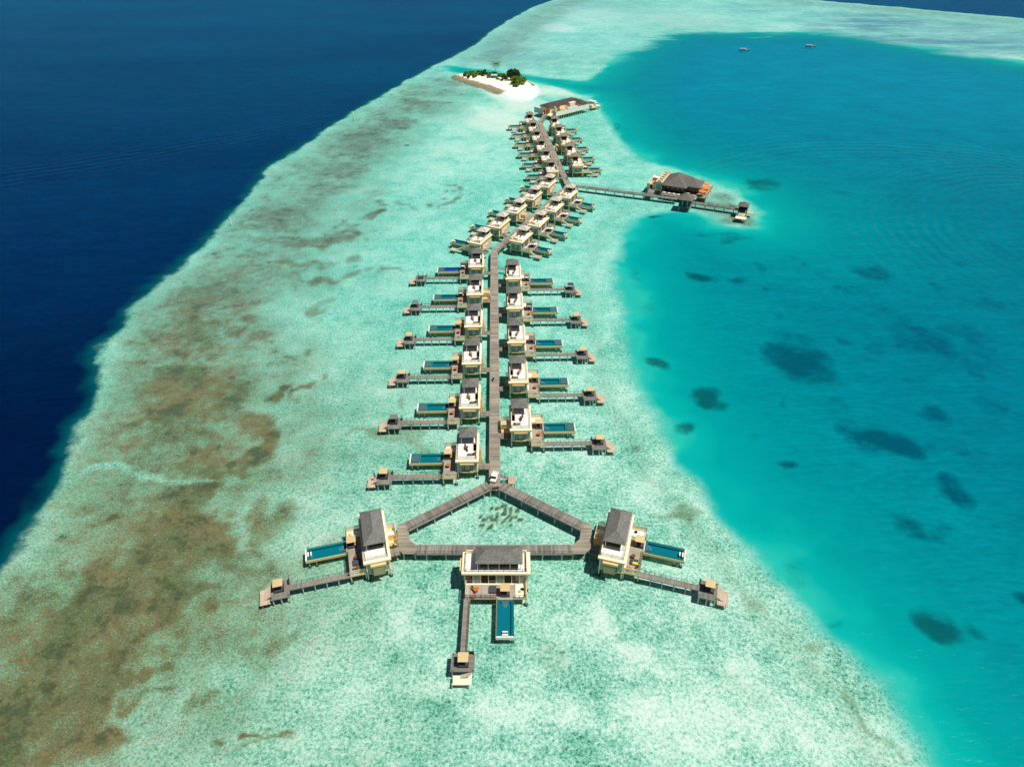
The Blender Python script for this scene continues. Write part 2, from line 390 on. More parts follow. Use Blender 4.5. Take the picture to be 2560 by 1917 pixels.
TINT = (.80, .965, .945); KL = 1.34
def bc(r, g, b):      # bed albedo that shows as the given colour through the tinted water in full sun
    l = lin(r, g, b); return tuple(min(.97, l[i] / (TINT[i]**2 * KL)) for i in range(3))

def bed_material():
    m, t, b = new_mat('reef_bed')
    pos = t.node('ShaderNodeNewGeometry').outputs['Position']
    sp = t.node('ShaderNodeSeparateXYZ'); t.put(sp.inputs[0], pos)
    flat = t.node('ShaderNodeCombineXYZ'); t.put(flat.inputs[0], sp.outputs[0]); t.put(flat.inputs[1], sp.outputs[1])
    p = flat.outputs[0]
    reef, lag, coral, patch, sand, shelf = [t.attr(a) for a in ('reef', 'lag', 'coral', 'patch', 'sand', 'shelf')]
    n03 = t.noise(p, .035, 3); n1 = t.noise(p, .11, 4, .6); n3 = t.noise(p, .33, 4, .65); n9 = t.noise(p, 1.4, 3, .62)
    # sunlight caustics painted into the bed colour, mixed with sand and rubble mottling
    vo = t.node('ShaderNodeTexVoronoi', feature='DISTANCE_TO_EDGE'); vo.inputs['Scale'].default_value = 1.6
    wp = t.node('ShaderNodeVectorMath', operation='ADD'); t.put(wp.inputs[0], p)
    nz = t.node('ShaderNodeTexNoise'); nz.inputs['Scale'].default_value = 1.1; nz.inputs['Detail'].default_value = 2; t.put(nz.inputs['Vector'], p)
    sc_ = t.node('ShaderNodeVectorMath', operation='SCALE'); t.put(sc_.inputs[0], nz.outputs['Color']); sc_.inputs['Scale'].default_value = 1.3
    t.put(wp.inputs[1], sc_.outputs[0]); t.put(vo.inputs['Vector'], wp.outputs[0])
    caus_net = t.step(vo.outputs['Distance'], 0, .26, 1, 0)
    caus_mottle = t.math('MULTIPLY_ADD', caus_net, .26, t.math('MULTIPLY', t.math('SUBTRACT', n9, .265), 1.3))
    caus_mottle = t.math('ADD', caus_mottle, t.math('MULTIPLY', t.math('SUBTRACT', n3, .5), .7))
    caus_mottle = t.math('ADD', caus_mottle, t.math('MULTIPLY', t.math('SUBTRACT', n1, .5), .7))
    caus_mottle = t.math('ADD', caus_mottle, t.math('MULTIPLY', t.math('SUBTRACT', n03, .5), .7))
    caus_mottle = t.math('ADD', caus_mottle, t.math('MULTIPLY', sand, .5), clamp=True)
    nearw = t.step(sp.outputs[1], 70, 260)          # far flats are cleaner, bluer sand
    sandc = t.ramp(caus_mottle, [(0, bc(50,124,102)), (.2, bc(98,178,152)), (.44, bc(150,216,192)), (.7, bc(206,243,226)), (1, bc(240,252,244))])
    sandf = t.ramp(caus_mottle, [(0, bc(60,166,152)), (.26, bc(104,206,188)), (.55, bc(152,232,214)), (1, bc(212,249,236))])
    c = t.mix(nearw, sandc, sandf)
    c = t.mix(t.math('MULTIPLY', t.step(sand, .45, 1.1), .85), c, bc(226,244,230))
    c = t.mix(t.step(sand, 1.2, 1.7), c, bc(255,252,244))
    # coral and algae cover
    fb = t.noise(p, .13, 9, .74)
    nf = t.noise(p, 2.6, 2, .6)
    gritt = t.math('ADD', t.math('MULTIPLY', t.math('SUBTRACT', nf, .5), 1.0), t.math('ADD', t.math('MULTIPLY', t.math('SUBTRACT', n9, .5), 1.0), t.math('MULTIPLY', t.math('SUBTRACT', n3, .5), .7)))
    cm = t.math('ADD', t.math('MULTIPLY', coral, .9), t.math('ADD', t.math('MULTIPLY', gritt, 1.35), t.math('MULTIPLY', t.math('SUBTRACT', fb, .5), 1.5)))
    cf = t.math('MULTIPLY', t.step(cm, .40, .98), t.step(coral, .12, .38))
    ck = t.math('ADD', t.math('MULTIPLY', coral, .55), t.math('ADD', t.math('MULTIPLY', t.math('SUBTRACT', fb, .5), 3.0), t.math('MULTIPLY', gritt, .25)))
    ck = t.math('MULTIPLY', t.step(ck, .62, .88), t.step(coral, .2, .5))
    c = t.mix(t.math('MULTIPLY', t.step(coral, .12, .75), .8), c, t.mix(t.step(n9, .3, .7), t.mix(nearw, bc(98,142,108), bc(92,156,138)), t.mix(nearw, bc(162,200,160), bc(146,206,186))))
    hue = t.noise(p, .06, 3)
    cc = t.mix(t.step(hue, .38, .62), bc(108,108,62), bc(136,114,68))
    cc = t.mix(t.step(n9, .35, .7), t.mix(.45, cc, bc(52,58,32)), cc)
    cc = t.mix(t.step(sp.outputs[0], -16, -11), cc, t.mix(t.step(n9, .35, .65), bc(44,76,56), bc(100,136,104)))
    cg = t.mix(t.step(n9, .35, .7), bc(84,116,108), bc(128,146,132))
    cc = t.mix(t.step(sp.outputs[1], 140, 340), cc, cg)
    ccp = t.mix(t.math('MULTIPLY', ck, .85), cc, t.mix(t.step(sp.outputs[0], -16, -11), t.mix(nearw, bc(62,62,36), bc(70,92,80)), bc(44,60,42)))
    cf = t.math('MAXIMUM', cf, t.math('MULTIPLY', ck, .9))
    c = t.mix(t.math('MULTIPLY', cf, .86), c, ccp)
    # scattered bommies
    bv = t.node('ShaderNodeTexVoronoi', feature='F1'); bv.inputs['Scale'].default_value = .085; t.put(bv.inputs['Vector'], t.mapv(wp.outputs[0], (1,1,1)))
    bs = t.node('ShaderNodeSeparateColor'); t.put(bs.inputs[0], bv.outputs['Color'])
    size = t.math('MULTIPLY_ADD', t.math('POWER', bs.outputs[0], 3), .15, .0)
    bf = t.step(t.math('SUBTRACT', t.math('ADD', bv.outputs['Distance'], t.math('MULTIPLY', t.math('SUBTRACT', n9, .5), .22)), size), -.02, .03, 1, 0)
    bf = t.math('MULTIPLY', bf, t.math('MULTIPLY', t.step(coral, .2, .42), t.step(sand, .5, .1)))
    c = t.mix(t.math('MULTIPLY', bf, .8), c, t.mix(nearw, bc(86,86,52), bc(84,118,112)))
    c = t.mix(t.math('MULTIPLY', shelf, t.step(t.noise(t.mapv(p, (.35,1,1)), .045, 5, .65), .28, .6), clamp=True), c, bc(66,138,160))
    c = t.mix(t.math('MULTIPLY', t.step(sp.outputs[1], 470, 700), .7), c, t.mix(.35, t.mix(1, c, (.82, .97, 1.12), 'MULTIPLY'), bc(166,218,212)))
    # edge of the lagoon: water deepens from pale to turquoise to blue
    lg = t.math('ADD', lag, t.math('MULTIPLY', t.math('SUBTRACT', n1, .5), 9))
    lg = t.math('ADD', lg, t.math('MULTIPLY', t.math('SUBTRACT', n9, .5), 4))
    lg = t.math('ADD', lg, t.math('MULTIPLY', t.math('MULTIPLY', t.math('SUBTRACT', t.noise(t.mapv(p, (.4,1,1)), .03, 4, .6), .5), 110), t.step(sp.outputs[1], 560, 680)))
    lgs = t.math('ADD', lag, t.math('MULTIPLY', t.math('SUBTRACT', n03, .5), 40))
    lr = t.ramp(t.math('DIVIDE', lgs, 110, clamp=True), [(0, bc(40,202,186)), (.04, bc(6,186,178)), (.12, bc(0,166,166)), (.30, bc(0,146,156)), (.62, bc(0,132,150)), (1, bc(0,123,146))])
    farb = t.step(sp.outputs[1], 240, 560)
    lr = t.mix(t.math('MULTIPLY', farb, t.step(lag, 4, 90)), lr, bc(0,140,170))
    lr = t.mix(1, lr, t.ramp(n03, [(.3, (.90,.92,.94)), (.7, (1.1,1.08,1.06))]), 'MULTIPLY')
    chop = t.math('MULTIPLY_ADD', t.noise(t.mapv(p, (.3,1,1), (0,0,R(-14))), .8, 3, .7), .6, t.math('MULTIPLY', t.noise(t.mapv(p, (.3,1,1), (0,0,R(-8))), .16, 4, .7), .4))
    chop_shade = t.ramp(chop, [(.34, (.66,.70,.74)), (.5, (1,1,1)), (.66, (1.36,1.32,1.28))])  # light and dark of wave facets painted into the lagoon and ocean colour
    lr = t.mix(t.step(lag, 4, 50), lr, t.mix(.75, lr, t.mix(1, lr, chop_shade, 'MULTIPLY')))
    pm = t.math('ADD', patch, t.math('MULTIPLY', t.math('SUBTRACT', t.noise(p, .17, 7, .72), .5), 1.7))
    pf = t.math('MULTIPLY', t.step(pm, .02, 1.0), t.step(patch, .0, .3))
    pdk = t.ramp(t.math('DIVIDE', lag, 120, clamp=True), [(0, bc(14,78,74)), (.3, bc(0,70,92)), (1, bc(0,74,108))])
    lr = t.mix(t.math('MULTIPLY', pf, .78), lr, pdk)
    fs = t.step(sp.outputs[1], 590, 660)
    lf = t.math('ADD', t.math('MULTIPLY', t.step(lg, -3, 4), t.math('SUBTRACT', 1., fs)), t.math('MULTIPLY', t.step(lg, -10, 22), fs))
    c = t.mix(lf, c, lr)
    # the outer drop-off
    rf = t.math('ADD', reef, t.math('MULTIPLY', t.math('SUBTRACT', n1, .5), 3.5))
    rf = t.math('ADD', rf, t.math('MULTIPLY', t.math('SUBTRACT', n3, .5), 3))
    slope = t.step(rf, -1.6, 1.6)
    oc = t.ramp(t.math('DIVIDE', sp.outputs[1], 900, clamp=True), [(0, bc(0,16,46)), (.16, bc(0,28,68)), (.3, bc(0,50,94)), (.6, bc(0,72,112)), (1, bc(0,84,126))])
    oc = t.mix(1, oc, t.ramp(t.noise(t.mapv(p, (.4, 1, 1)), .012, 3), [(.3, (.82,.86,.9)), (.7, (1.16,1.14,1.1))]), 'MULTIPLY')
    oc = t.mix(1, oc, chop_shade, 'MULTIPLY')
    oc = t.mix(t.step(t.math('ADD', reef, t.math('MULTIPLY', t.math('SUBTRACT', n1, .5), 9)), -7, .5), oc, bc(0,92,100))
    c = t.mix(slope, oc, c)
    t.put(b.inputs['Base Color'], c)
    b.inputs['Roughness'].default_value = 1; b.inputs['Specular IOR Level'].default_value = 0
    return m
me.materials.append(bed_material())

def sea_material():
    m, t, b = new_mat('sea_water'); t.n.remove(b)
    pos = t.node('ShaderNodeNewGeometry').outputs['Position']
    sp = t.node('ShaderNodeSeparateXYZ'); t.put(sp.inputs[0], pos)
    tr = t.node('ShaderNodeBsdfTransparent'); tr.inputs[0].default_value = (*TINT, 1)
    gl = t.node('ShaderNodeBsdfGlossy'); gl.inputs['Roughness'].default_value = .28
    fr = t.node('ShaderNodeFresnel'); fr.inputs[0].default_value = 1.33
    w1 = t.noise(t.mapv(pos, (.45, 1, 1), (0, 0, R(-14))), .42, 3, .6)
    w2 = t.noise(t.mapv(pos, (.6, 1, 1), (0, 0, R(-24))), 1.3, 2, .6)
    h = t.math('MULTIPLY_ADD', w2, .35, w1)
    # boat wakes: rings of small waves crossing the lagoon and the outer sea
    def wake(cx, cy, r0, band, lam, ymin, ymax, amp, ex=1.):
        dx = t.math('MULTIPLY', t.math('SUBTRACT', sp.outputs[0], cx), ex); dy = t.math('SUBTRACT', sp.outputs[1], cy)
        r = t.math('SQRT', t.math('ADD', t.math('MULTIPLY', dx, dx), t.math('MULTIPLY', dy, dy)))
        r = t.math('ADD', r, t.math('MULTIPLY', t.noise(pos, .03, 2), 5))
        e = t.math('DIVIDE', t.math('SUBTRACT', r, r0), band); e = t.math('POWER', 2.718, t.math('MULTIPLY', t.math('MULTIPLY', e, e), -1))
        e = t.math('MULTIPLY', e, t.step(sp.outputs[1], ymin, ymax))
        return t.math('MULTIPLY', t.math('MULTIPLY', t.math('SINE', t.math('MULTIPLY', r, 6.283/lam)), e), amp)
    h = t.math('ADD', h, wake(250, 255, 85, 32, 5.2, 200, 280, .9))
    h = t.math('ADD', h, wake(190, 250, 135, 20, 6., 300, 360, .7))
    h = t.math('ADD', h, wake(-560, 900, 640, 22, 6.5, 150, 220, .5))
    bp = t.node('ShaderNodeBump'); bp.inputs['Strength'].default_value = 1; bp.inputs['Distance'].default_value = .35
    t.put(bp.inputs['Height'], h); t.put(gl.inputs['Normal'], bp.outputs[0]); t.put(fr.inputs['Normal'], bp.outputs[0])
    mx = t.node('ShaderNodeMixShader'); t.put(mx.inputs[0], t.math('MULTIPLY', fr.outputs[0], .16)); t.put(mx.inputs[1], tr.outputs[0]); t.put(mx.inputs[2], gl.outputs[0])
    t.put(t.n['Material Output'].inputs[0], mx.outputs[0]); return m
wm = MB(); wm.add([(-30000,-9000,0),(30000,-9000,0),(30000,30000,0),(-30000,30000,0)], [(0,1,2,3)])
sea = wm.build('sea', sea_material()); sea['kind'] = 'structure'


# ---------------------------------------------------------------- water villas
ZF, ZT = 1.6, 5.25      # ground floor and roof-terrace level above the water
def daybed_proto(canopy='tan', cushions=None):
    t = empty('daybed'); t['category'] = 'daybed'
    MB().box(-.95,.95,-.95,.95,.12,.3).build('base', M['dark'], t)
    MB().box(-.9,.9,-.9,.9,.3,.48).build('mattress', M['greyfab'], t)
    for sx in (-1,1):
        for sy in (-1,1): MB().bar((sx*.9,sy*.9,0),(sx*.9,sy*.9,2.0),.05,4).build('post', M['black'], t)
    f = MB()
    for s_ in (-1,1): f.box(-.93,.93,s_*.9-.04,s_*.9+.04,1.92,2.0); f.box(s_*.9-.04,s_*.9+.04,-.86,.86,1.92,2.0)
    f.build('canopy_frame', M['black'], t)
    if canopy != 'none':
        MB().box(-1.0,1.0,-1.0,1.0,2.01,2.08).build('canopy', M[{'tan':'tan','grey':'greycan','dark':'greyfab'}[canopy]], t)
    if cushions:
        for k, (x, y) in enumerate(((.75,-.55),(.78,-.1),(.74,.35))):
            MB().rbox(x*cushions,y,.26,.4,.48,.75,.3*k).build('cushion', M['yellow'], t)
    return t
def table_proto(m='orange', r=.5):
    t = empty('round_table'); t['category'] = 'table'
    MB().cyl(0,0,.68,.74,r,16).build('table_top', M[m], t)
    MB().cyl(0,0,0,.04,.3,12).cyl(0,0,.04,.68,.05,8).build('pedestal', M['dark'], t)
    return t
def chair_proto():
    t = empty('chair'); t['category'] = 'chair'
    MB().box(-.24,.24,-.24,.24,.4,.46).build('seat', M['brown'], t)
    MB().box(-.24,.24,.2,.25,.46,.9).build('backrest', M['brown'], t)
    for sx in (-1,1):
        for sy in (-1,1): MB().bar((sx*.2,sy*.2,0),(sx*.2,sy*.2,.4),.025,4).build('leg', M['dark'], t)
    return t
def lounger_proto(m='brown'):
    t = empty('sun_lounger'); t['category'] = 'sun lounger'
    MB().box(-.95,.95,-.32,.32,.26,.32).build('frame', M['dark'], t)
    MB().box(-.93,.35,-.3,.3,.32,.4).build('mattress', M['greycan'], t)
    b = MB(); b.add([(.36,-.3,.34),(.95,-.3,.72),(.95,.3,.72),(.36,.3,.34),(.36,-.3,.42),(.92,-.3,.8),(.92,.3,.8),(.36,.3,.42)],[(0,3,2,1),(4,5,6,7),(0,1,5,4),(1,2,6,5),(2,3,7,6),(3,0,4,7)])
    b.build('backrest', M[m], t)
    for sx in (-.8,.8):
        for sy in (-.26,.26): MB().bar((sx,sy,0),(sx,sy,.26),.03,4).build('leg', M['dark'], t)
    return t

def stilt(sx, x, y, top, r, parent, foot=0, name='stilt'):
    o = MB(sx).cyl(x,y,-1.2,top,r,8).build(name, M['concrete'], parent)
    if foot: MB(sx).box(x-foot,x+foot,y-foot,y+foot,-1.1,-.62).build('footing', M['footing'], o)
    return o

def villa(kind, side, royal=False, annex='narrow', roofm='roof'):
    sx = 1 if side == 'R' else -1
    D = 13.4 if kind == 'corner' else 10.
    t = empty('water_villa'); t['category'] = 'villa'
    mb = lambda: MB(sx)
    # ---- ground floor
    f = mb(); f.box(-2.62,2.62,0,D,1.22,1.58); f.box(-1.5,1.4,-.22,0,1.25,1.6); f.build('floor_beam', M['beam'], t)
    wl = mb(); wl.box(-2.5,2.5,D-.15,D,1.58,4.7)
    wl.box(-2.5,-2.35,.15,.9,1.58,4.7); wl.box(-2.5,-2.35,2.2,D-.15,1.58,4.7); wl.box(-2.5,-2.35,.9,2.2,3.9,4.7)
    wl.box(-2.5,-2.25,0,.15,1.58,4.7); wl.box(2.3,2.5,0,.15,1.58,4.7); wl.box(-2.25,2.3,0,.15,4.25,4.7)
    y = .15
    wl.box(2.38,2.5,.15,D-.15,4.2,4.7)
    n = int(D/1.65)
    for k in range(n+1):
        yy = .2 + k*(D-.55)/n; wl.box(2.36,2.52,yy,yy+.16,1.58,4.2)
    wl.build('wall', M['cream'], t)
    MB(sx).box(-2.44,-2.4,.9,2.2,1.6,3.9).build('door', M['brown'], t)
    # front window
    wf = mb()
    for x in (-1.35,-.8,.7,1.25): wf.box(x-.06,x+.06,.0,.1,1.6,4.25)
    wf.box(-1.41,1.31,0.02,.1,1.58,1.68)
    w_ = wf.build('window_frame', M['black'], t)
    for q in ((-1.29,-.86,.12,.16,1.68,4.25),(-.74,.64,.14,.18,1.68,4.25),(.76,1.19,.12,.16,1.68,4.25)): MB(sx).box(*q).build('curtain', M['curtain'], w_)
    MB(sx).box(-2.25,-1.41,.05,.1,1.58,4.25).build('side_window', M['glassgr'], t)
    MB(sx).box(1.31,2.3,.05,.1,1.58,4.25).build('side_window', M['glassgr'], t)
    for k in range(n):
        y0 = .36 + k*(D-.55)/n; y1 = .2 + (k+1)*(D-.55)/n
        g = MB(sx).box(2.42,2.46,y0,y1,1.6,4.2).build('glass_door', M[('glass','glassgr','interior')[k % 3]], t)
    MB(sx).box(-2.3,2.3,.3,D-.3,1.58,1.62).build('floor', M['interior'], t)
    if kind == 'corner':
        MB(sx).box(-1.75,1.5,-.9,0,4.1,4.6).build('awning', M['beam'], t)
        s_ = mb(); s_.add([(-1.3,-.75,4.05),(1.05,-.75,4.05),(1.05,-1.1,1.75),(-1.3,-1.1,1.75),(-1.3,-.7,4.05),(1.05,-.7,4.05),(1.05,-1.05,1.75),(-1.3,-1.05,1.75)],[(0,3,2,1),(4,5,6,7),(0,1,5,4),(1,2,6,5),(2,3,7,6),(3,0,4,7)])
        s_.bar((-1.32,-.76,4.05),(-1.32,-1.12,1.75),.06,4); s_.bar((1.07,-.76,4.05),(1.07,-1.12,1.75),.06,4)
        s_.build('sun_blind', M['olive'], t)
    else:
        MB(sx).box(-1.75,1.75,-.62,0,4.15,4.55).build('awning', M['beam'], t)
    # ---- cornice and roof terrace
    c = mb(); e = D
    for o, z0, z1 in ((.24,4.5,4.72),(.40,4.76,5.0)):
        X = 2.5+o
        c.box(-X,X,-o,.35,z0,z1); c.box(-X,X,e-.35,e+o,z0,z1); c.box(-X,-2.25,.35,e-.35,z0,z1); c.box(2.25,X,.35,e-.35,z0,z1)
    c.build('cornice', M['beam'], t)
    lg = mb(); lg.box(-2.86,2.86,-.42,.3,5.02,5.2); lg.box(-2.86,2.86,e-.3,e+.42,5.02,5.2); lg.box(-2.86,-2.3,.3,e-.3,5.02,5.2); lg.box(2.3,2.86,.3,e-.3,5.02,5.2)
    lg.build('ledge', M['cream'], t)
    fl = mb()
    if kind == 'corner': fl.box(-2.3,2.3,.3,e-.3,4.98,ZT)
    else:
        fl.box(-1.3,2.3,.3,e-.3,4.98,ZT); fl.box(-2.3,-1.3,.3,3.3,4.98,ZT); fl.box(-2.3,-1.3,6.3,e-.3,4.98,ZT)
    fl.build('terrace_floor', M['white'], t)
    if kind != 'corner':
        st = mb()
        for k in range(9): st.box(-2.1,-1.5,3.35+k*.31,3.6+k*.31,ZT-.3-k*.24,ZT-.18-k*.24)
        st.build('stair', M['white'], t)
        MB(sx).box(-1.46,-1.38,3.3,6.3,3.6,ZT+.1).build('stair_side', M['rail'], t)
    pw = mb(); pw.box(-2.46,-2.3,.35,e-.3,5.2,6.3); pw.box(-2.3,2.46,e-.42,e-.3,5.2,6.2)
    pw.build('parapet', M['cream'], t)
    r_ = mb()
    r_.box(-2.3,2.4,.36,.44,6.05,6.15); r_.box(-2.3,2.4,.36,.44,5.24,5.32)
    for x in (-2.26,.05,2.36): r_.box(x-.05,x+.05,.34,.46,5.2,6.15)
    ro = r_.build('front_railing', M['rail'], t)
    MB(sx).slats(-2.2,0,.4,5.32,6.05).slats(.1,2.3,.4,5.32,6.05).build('slat', M['slat'], ro)
    h = mb()
    h.bar((2.4,.45,6.1),(2.4,e-.5,6.1),.045,4); h.bar((2.4,.45,5.65),(2.4,e-.5,5.65),.03,4)
    k = .5
    while k < e-.4: h.bar((2.4,k,5.2),(2.4,k,6.1),.04,4); k += 1.3
    h.build('handrail', M['black' if kind != 'slanted' else 'rail'], t)
    # ---- roof pavilion
    if kind == 'corner':
        x0, x1, y0, y1 = -2.4, 2.3, 2.4, 12.2; ra, rb = (-.05, 4.6), (-.05, 10.0); za, zb = 7.5, 9.1
    else:
        x0, x1, y0, y1 = -2.45, 2.1, 5.8, 9.95; ra, rb = (-.17, 7.7), (-.17, 8.0); za, zb = 7.55, 8.95
    rf = mb().hip(x0,x1,y0,y1,za,zb,ra,rb).build('pavilion_roof', M[roofm], t)
    rc = mb()
    for a, b in (((x0,y0),ra),((x1,y0),ra),((x1,y1),rb),((x0,y1),rb)): rc.bar((a[0],a[1],za+.15),(b[0],b[1],zb+.02),.06,5)
    rc.bar((*ra,zb+.02),(*rb,zb+.02),.07,5)
    rc.build('ridge_cap', M['ridge' if roofm != 'roof' else 'roofbr'], rf)
    px0, px1, py0, py1 = x0+.5, x1-.5, y0+.5, y1-.4
    ps = [(px0,py0),(px1,py0),(px0,py1),(px1,py1)]
    if kind == 'corner': ps += [(px1,py0+2.2),(px1,(py0+py1)/2),(px1,py1-2.2),(px0,(py0+py1)/2)]
    for x, y in ps: MB(sx).box(x-.07,x+.07,y-.07,y+.07,5.25,za).build('pavilion_post', M['cream'], t)
    if kind == 'corner':
        MB(sx).box(px0,px0+.1,py0+.3,py1-.3,5.25,7.3).build('pavilion_wall', M['greydk'], t)
        MB(sx).box(px0+.4,px1-.5,py0+.5,py1-.5,5.25,5.75).build('lounge_bench', M['greydk'], t)
    else:
        MB(sx).box(px0+.1,px1-.1,py1-.05,py1+.05,5.25,7.5).build('pavilion_wall', M['greydk'], t)
        MB(sx).box(px0+.9,px1-.5,py1-.75,py1-.05,5.25,6.2).build('bar_counter', M['dark'], t)
    # ---- terrace deck
    dy0 = {'straight':-2.1,'slanted':.15,'corner':.4}[kind]; dy1 = 13.0 if kind == 'corner' else 9.4
    py = (6.9,10.4) if kind == 'corner' else (3.3,6.9)
    MB(sx).box(2.64,6.1,dy0,dy1,1.42,1.6).build('deck', M['decky'], t)
    for q in ((2.64,6.12,dy0-.08,dy0,1.1,1.58),(2.64,6.12,dy1,dy1+.08,1.1,1.58),(6.02,6.12,dy0,py[0]-.02,1.1,1.41),(6.02,6.12,py[1]+.02,dy1,1.1,1.41)):
        MB(sx).box(*q).build('deck_beam', M['beam'], t)
    for yy, zb_ in ((dy0+.06,2.95),(dy1-.06,2.95)):
        s_ = mb(); s_.box(2.66,6.06,yy-.05,yy+.05,zb_-.12,zb_); s_.box(2.66,6.06,yy-.05,yy+.05,1.6,1.74)
        for x in (2.72,4.36,6.0): s_.box(x-.06,x+.06,yy-.06,yy+.06,1.6,zb_)
        so = s_.build('privacy_screen', M['rail'], t)
        MB(sx).slats(2.8,4.28,yy,1.74,zb_-.12,.19,.13).slats(4.44,5.92,yy,1.74,zb_-.12,.19,.13).build('slat', M['slat'], so)
    w0 = dy1-2.3
    MB(sx).box(2.8,5.95,w0,dy1-.35,1.6,1.74).build('sun_pad', M['white'], t)
    MB(sx).box(2.75,6.0,dy1-.33,dy1-.14,1.6,2.05).build('pad_back', M['beam'], t)
    dr = mb(); yend = py[0]-.1
    dr.bar((6.04,dy0+.1,2.5),(6.04,yend,2.5),.06,4); dr.bar((6.04,dy0+.1,2.05),(6.04,yend,2.05),.04,4)
    yy = dy0+.2
    if kind != 'slanted':
        while yy < yend: dr.bar((6.04,yy,1.6),(6.04,yy,2.5),.045,4); yy += 1.0
        dr.build('deck_railing', M['dark'], t)
    dr2 = mb(); dr2.bar((6.04,py[1]+.2,2.5),(6.04,dy1-.1,2.5),.05,4)
    yy = py[1]+.2
    while yy < dy1: dr2.bar((6.04,yy,1.6),(6.04,yy,2.5),.04,4); yy += .9
    dr2.build('deck_railing', M['dark'], t)
    MB(sx).box(2.66,3.05,.45,w0-.3,1.6,1.86).build('wall_bench', M['cream'], t)
    # ---- plunge pool
    L0, L1 = 6.14, {'straight':14.85,'slanted':13.05,'corner':15.1}[kind]
    y0, y1 = py
    sh = mb(); sh.box(L0,L1-.16,y0,y0+.14,.78,1.5); sh.box(L0,L1-.16,y1-.14,y1,.78,1.5); sh.box(L0,L0+.14,y0+.14,y1-.14,.78,1.5); sh.box(L1-.3,L1-.16,y0+.14,y1-.14,.78,1.5); sh.box(L0+.14,L1-.3,y0+.14,y1-.14,.78,.84)
    po = sh.build('pool', M['cream'], t)
    MB(sx).box(L0,L1-.16,y0-.08,y0-.002,.74,1.42).build('pool_fascia', M['beam'], po)
    MB(sx).box(L1-.16,L1,y0-.08,y1+.05,.74,1.56).build('pool_end', M['white' if kind != 'slanted' else 'beam'], po)
    T1, T2 = ('tilenavy','tileroyal') if royal else (('tile','tilefront') if kind == 'corner' and side == 'R2' else ('tile','tiledeep'))
    a, b_ = L0+.14, L1-.3; dx0, dx1 = a+.55, (12.2 if kind == 'straight' else b_-.35); ry0, ry1 = y0+.62, y1-.55
    tl = mb(); tl.box(a,dx0,y0+.14,y1-.14,.86,1.34); tl.box(dx1,b_,y0+.14,y1-.14,.86,1.34); tl.box(dx0,dx1,y0+.14,ry0,.86,1.34); tl.box(dx0,dx1,ry1,y1-.14,.86,1.34)
    tl.box(L0,L1-.16,y0+.0,y0+.14,1.5,1.515); tl.box(L0,L1-.16,y1-.14,y1,1.5,1.515)
    tl.build('pool_shelf', M[T1], po)
    MB(sx).box(dx0,dx1,ry0,ry1,.85,.9).build('pool_basin', M[T2], po)
    pwm = MB(sx); pwm.add([(L0+.14,y0+.14,1.47),(L1-.3,y0+.14,1.47),(L1-.3,y1-.14,1.47),(L0+.14,y1-.14,1.47)], [(0,1,2,3)]); pwm.build('pool_water', M['poolwater'], po)
    sp_ = mb(); sp_.box(dx0-.35,dx0-.1,y0+.7,y1-.6,1.34,1.43)
    sp_.build('pool_ledge', M['padgrey'], po)
    ss = mb()
    for k in range(4): ss.box(dx0+.05+k*.28,dx0+.13+k*.28,(y0+y1)/2-.75+k*.14,(y0+y1)/2+.75-k*.14,.9,1.3-k*.09)
    ss.build('pool_step', M['steel'], po)
    if kind == 'straight':
        MB(sx).box(12.55,14.35,y0+.6,y1-.5,1.35,1.43).build('cover_mat', M['padgrey'], po)
        MB(sx).box(12.2,12.27,y0+.2,y1-.2,1.34,1.43).build('divider', M['steel'], po)
    else:
        MB(sx).box(b_-1.05,b_-.8,(y0+y1)/2-.55,(y0+y1)/2+.55,.9,1.6).build('headrest', M['white'], po)
        MB(sx).box(b_-.45,b_-.15,(y0+y1)/2-.6,(y0+y1)/2+.6,1.34,1.55).build('headrest', M['white'], po)
    # ---- stilts
    lg_ = [(-2.4,.2),(2.4,.2),(-2.4,D-.3),(2.4,D-.3),(-2.4,D/2),(2.4,D/2)] + [(2.8,dy0+.1),(5.95,dy0+.1),(5.95,dy1-.1)]
    for x, y in lg_: stilt(sx, x, y, 1.2, .15, t, .35)
    for x in (L1-2.1, L1-.6):
        for y in (y0+.25, y1-.25): stilt(sx, x, y, .8, .13, t, .3)
    # ---- entrance bridge and bathroom yard on the boardwalk side
    bx, by0, by1 = {'straight':(-5.55,.7,2.9),'slanted':(-5.45,.2,1.9),'corner':(-5.0,3.3,5.6)}[kind]
    br = MB(sx).box(bx,-2.64,by0,by1,1.38,1.52).build('footbridge', M['jetty'], t)
    for y in (by0+.05, by1-.05):
        hr = mb()
        hr.bar((bx,y,2.3),((bx-2.64)/2,y,2.55),.045,4); hr.bar(((bx-2.64)/2,y,2.55),(-2.66,y,2.55),.045,4)
        for x in (bx+.1,(bx-2.64)/2,-2.8): hr.bar((x,y,1.5),(x,y,2.5),.04,4)
        hr.build('bridge_rail', M['dark'], br)
    if annex == 'narrow' and kind != 'corner': ax0, ay0, ay1, big = -3.6, 2.95, 7.4, False
    elif kind == 'corner': ax0, ay0, ay1, big = -4.85, 6.3, 11.4, True
    else: ax0, ay0, ay1, big = -5.2, 2.95, 7.6, True
    an = mb(); an.box(ax0,-2.66,ay0,ay1,1.25,1.6)
    ao = an.build('bath_yard', M['beam'], t)
    fn = mb(); fn.box(ax0,ax0+.1,ay0,ay1,3.3,3.45); fn.box(ax0,ax0+.1,ay0,ay1,1.6,1.75); fn.box(ax0+.1,-2.6,ay1-.1,ay1,3.3,3.45); fn.box(ax0+.1,-2.6,ay0,ay0+.1,3.3,3.45)
    for y in (ay0+.05,(ay0+ay1)/2,ay1-.05): fn.box(ax0,ax0+.1,y-.05,y+.05,1.75,3.3)
    fn.build('yard_frame', M['rail'], ao)
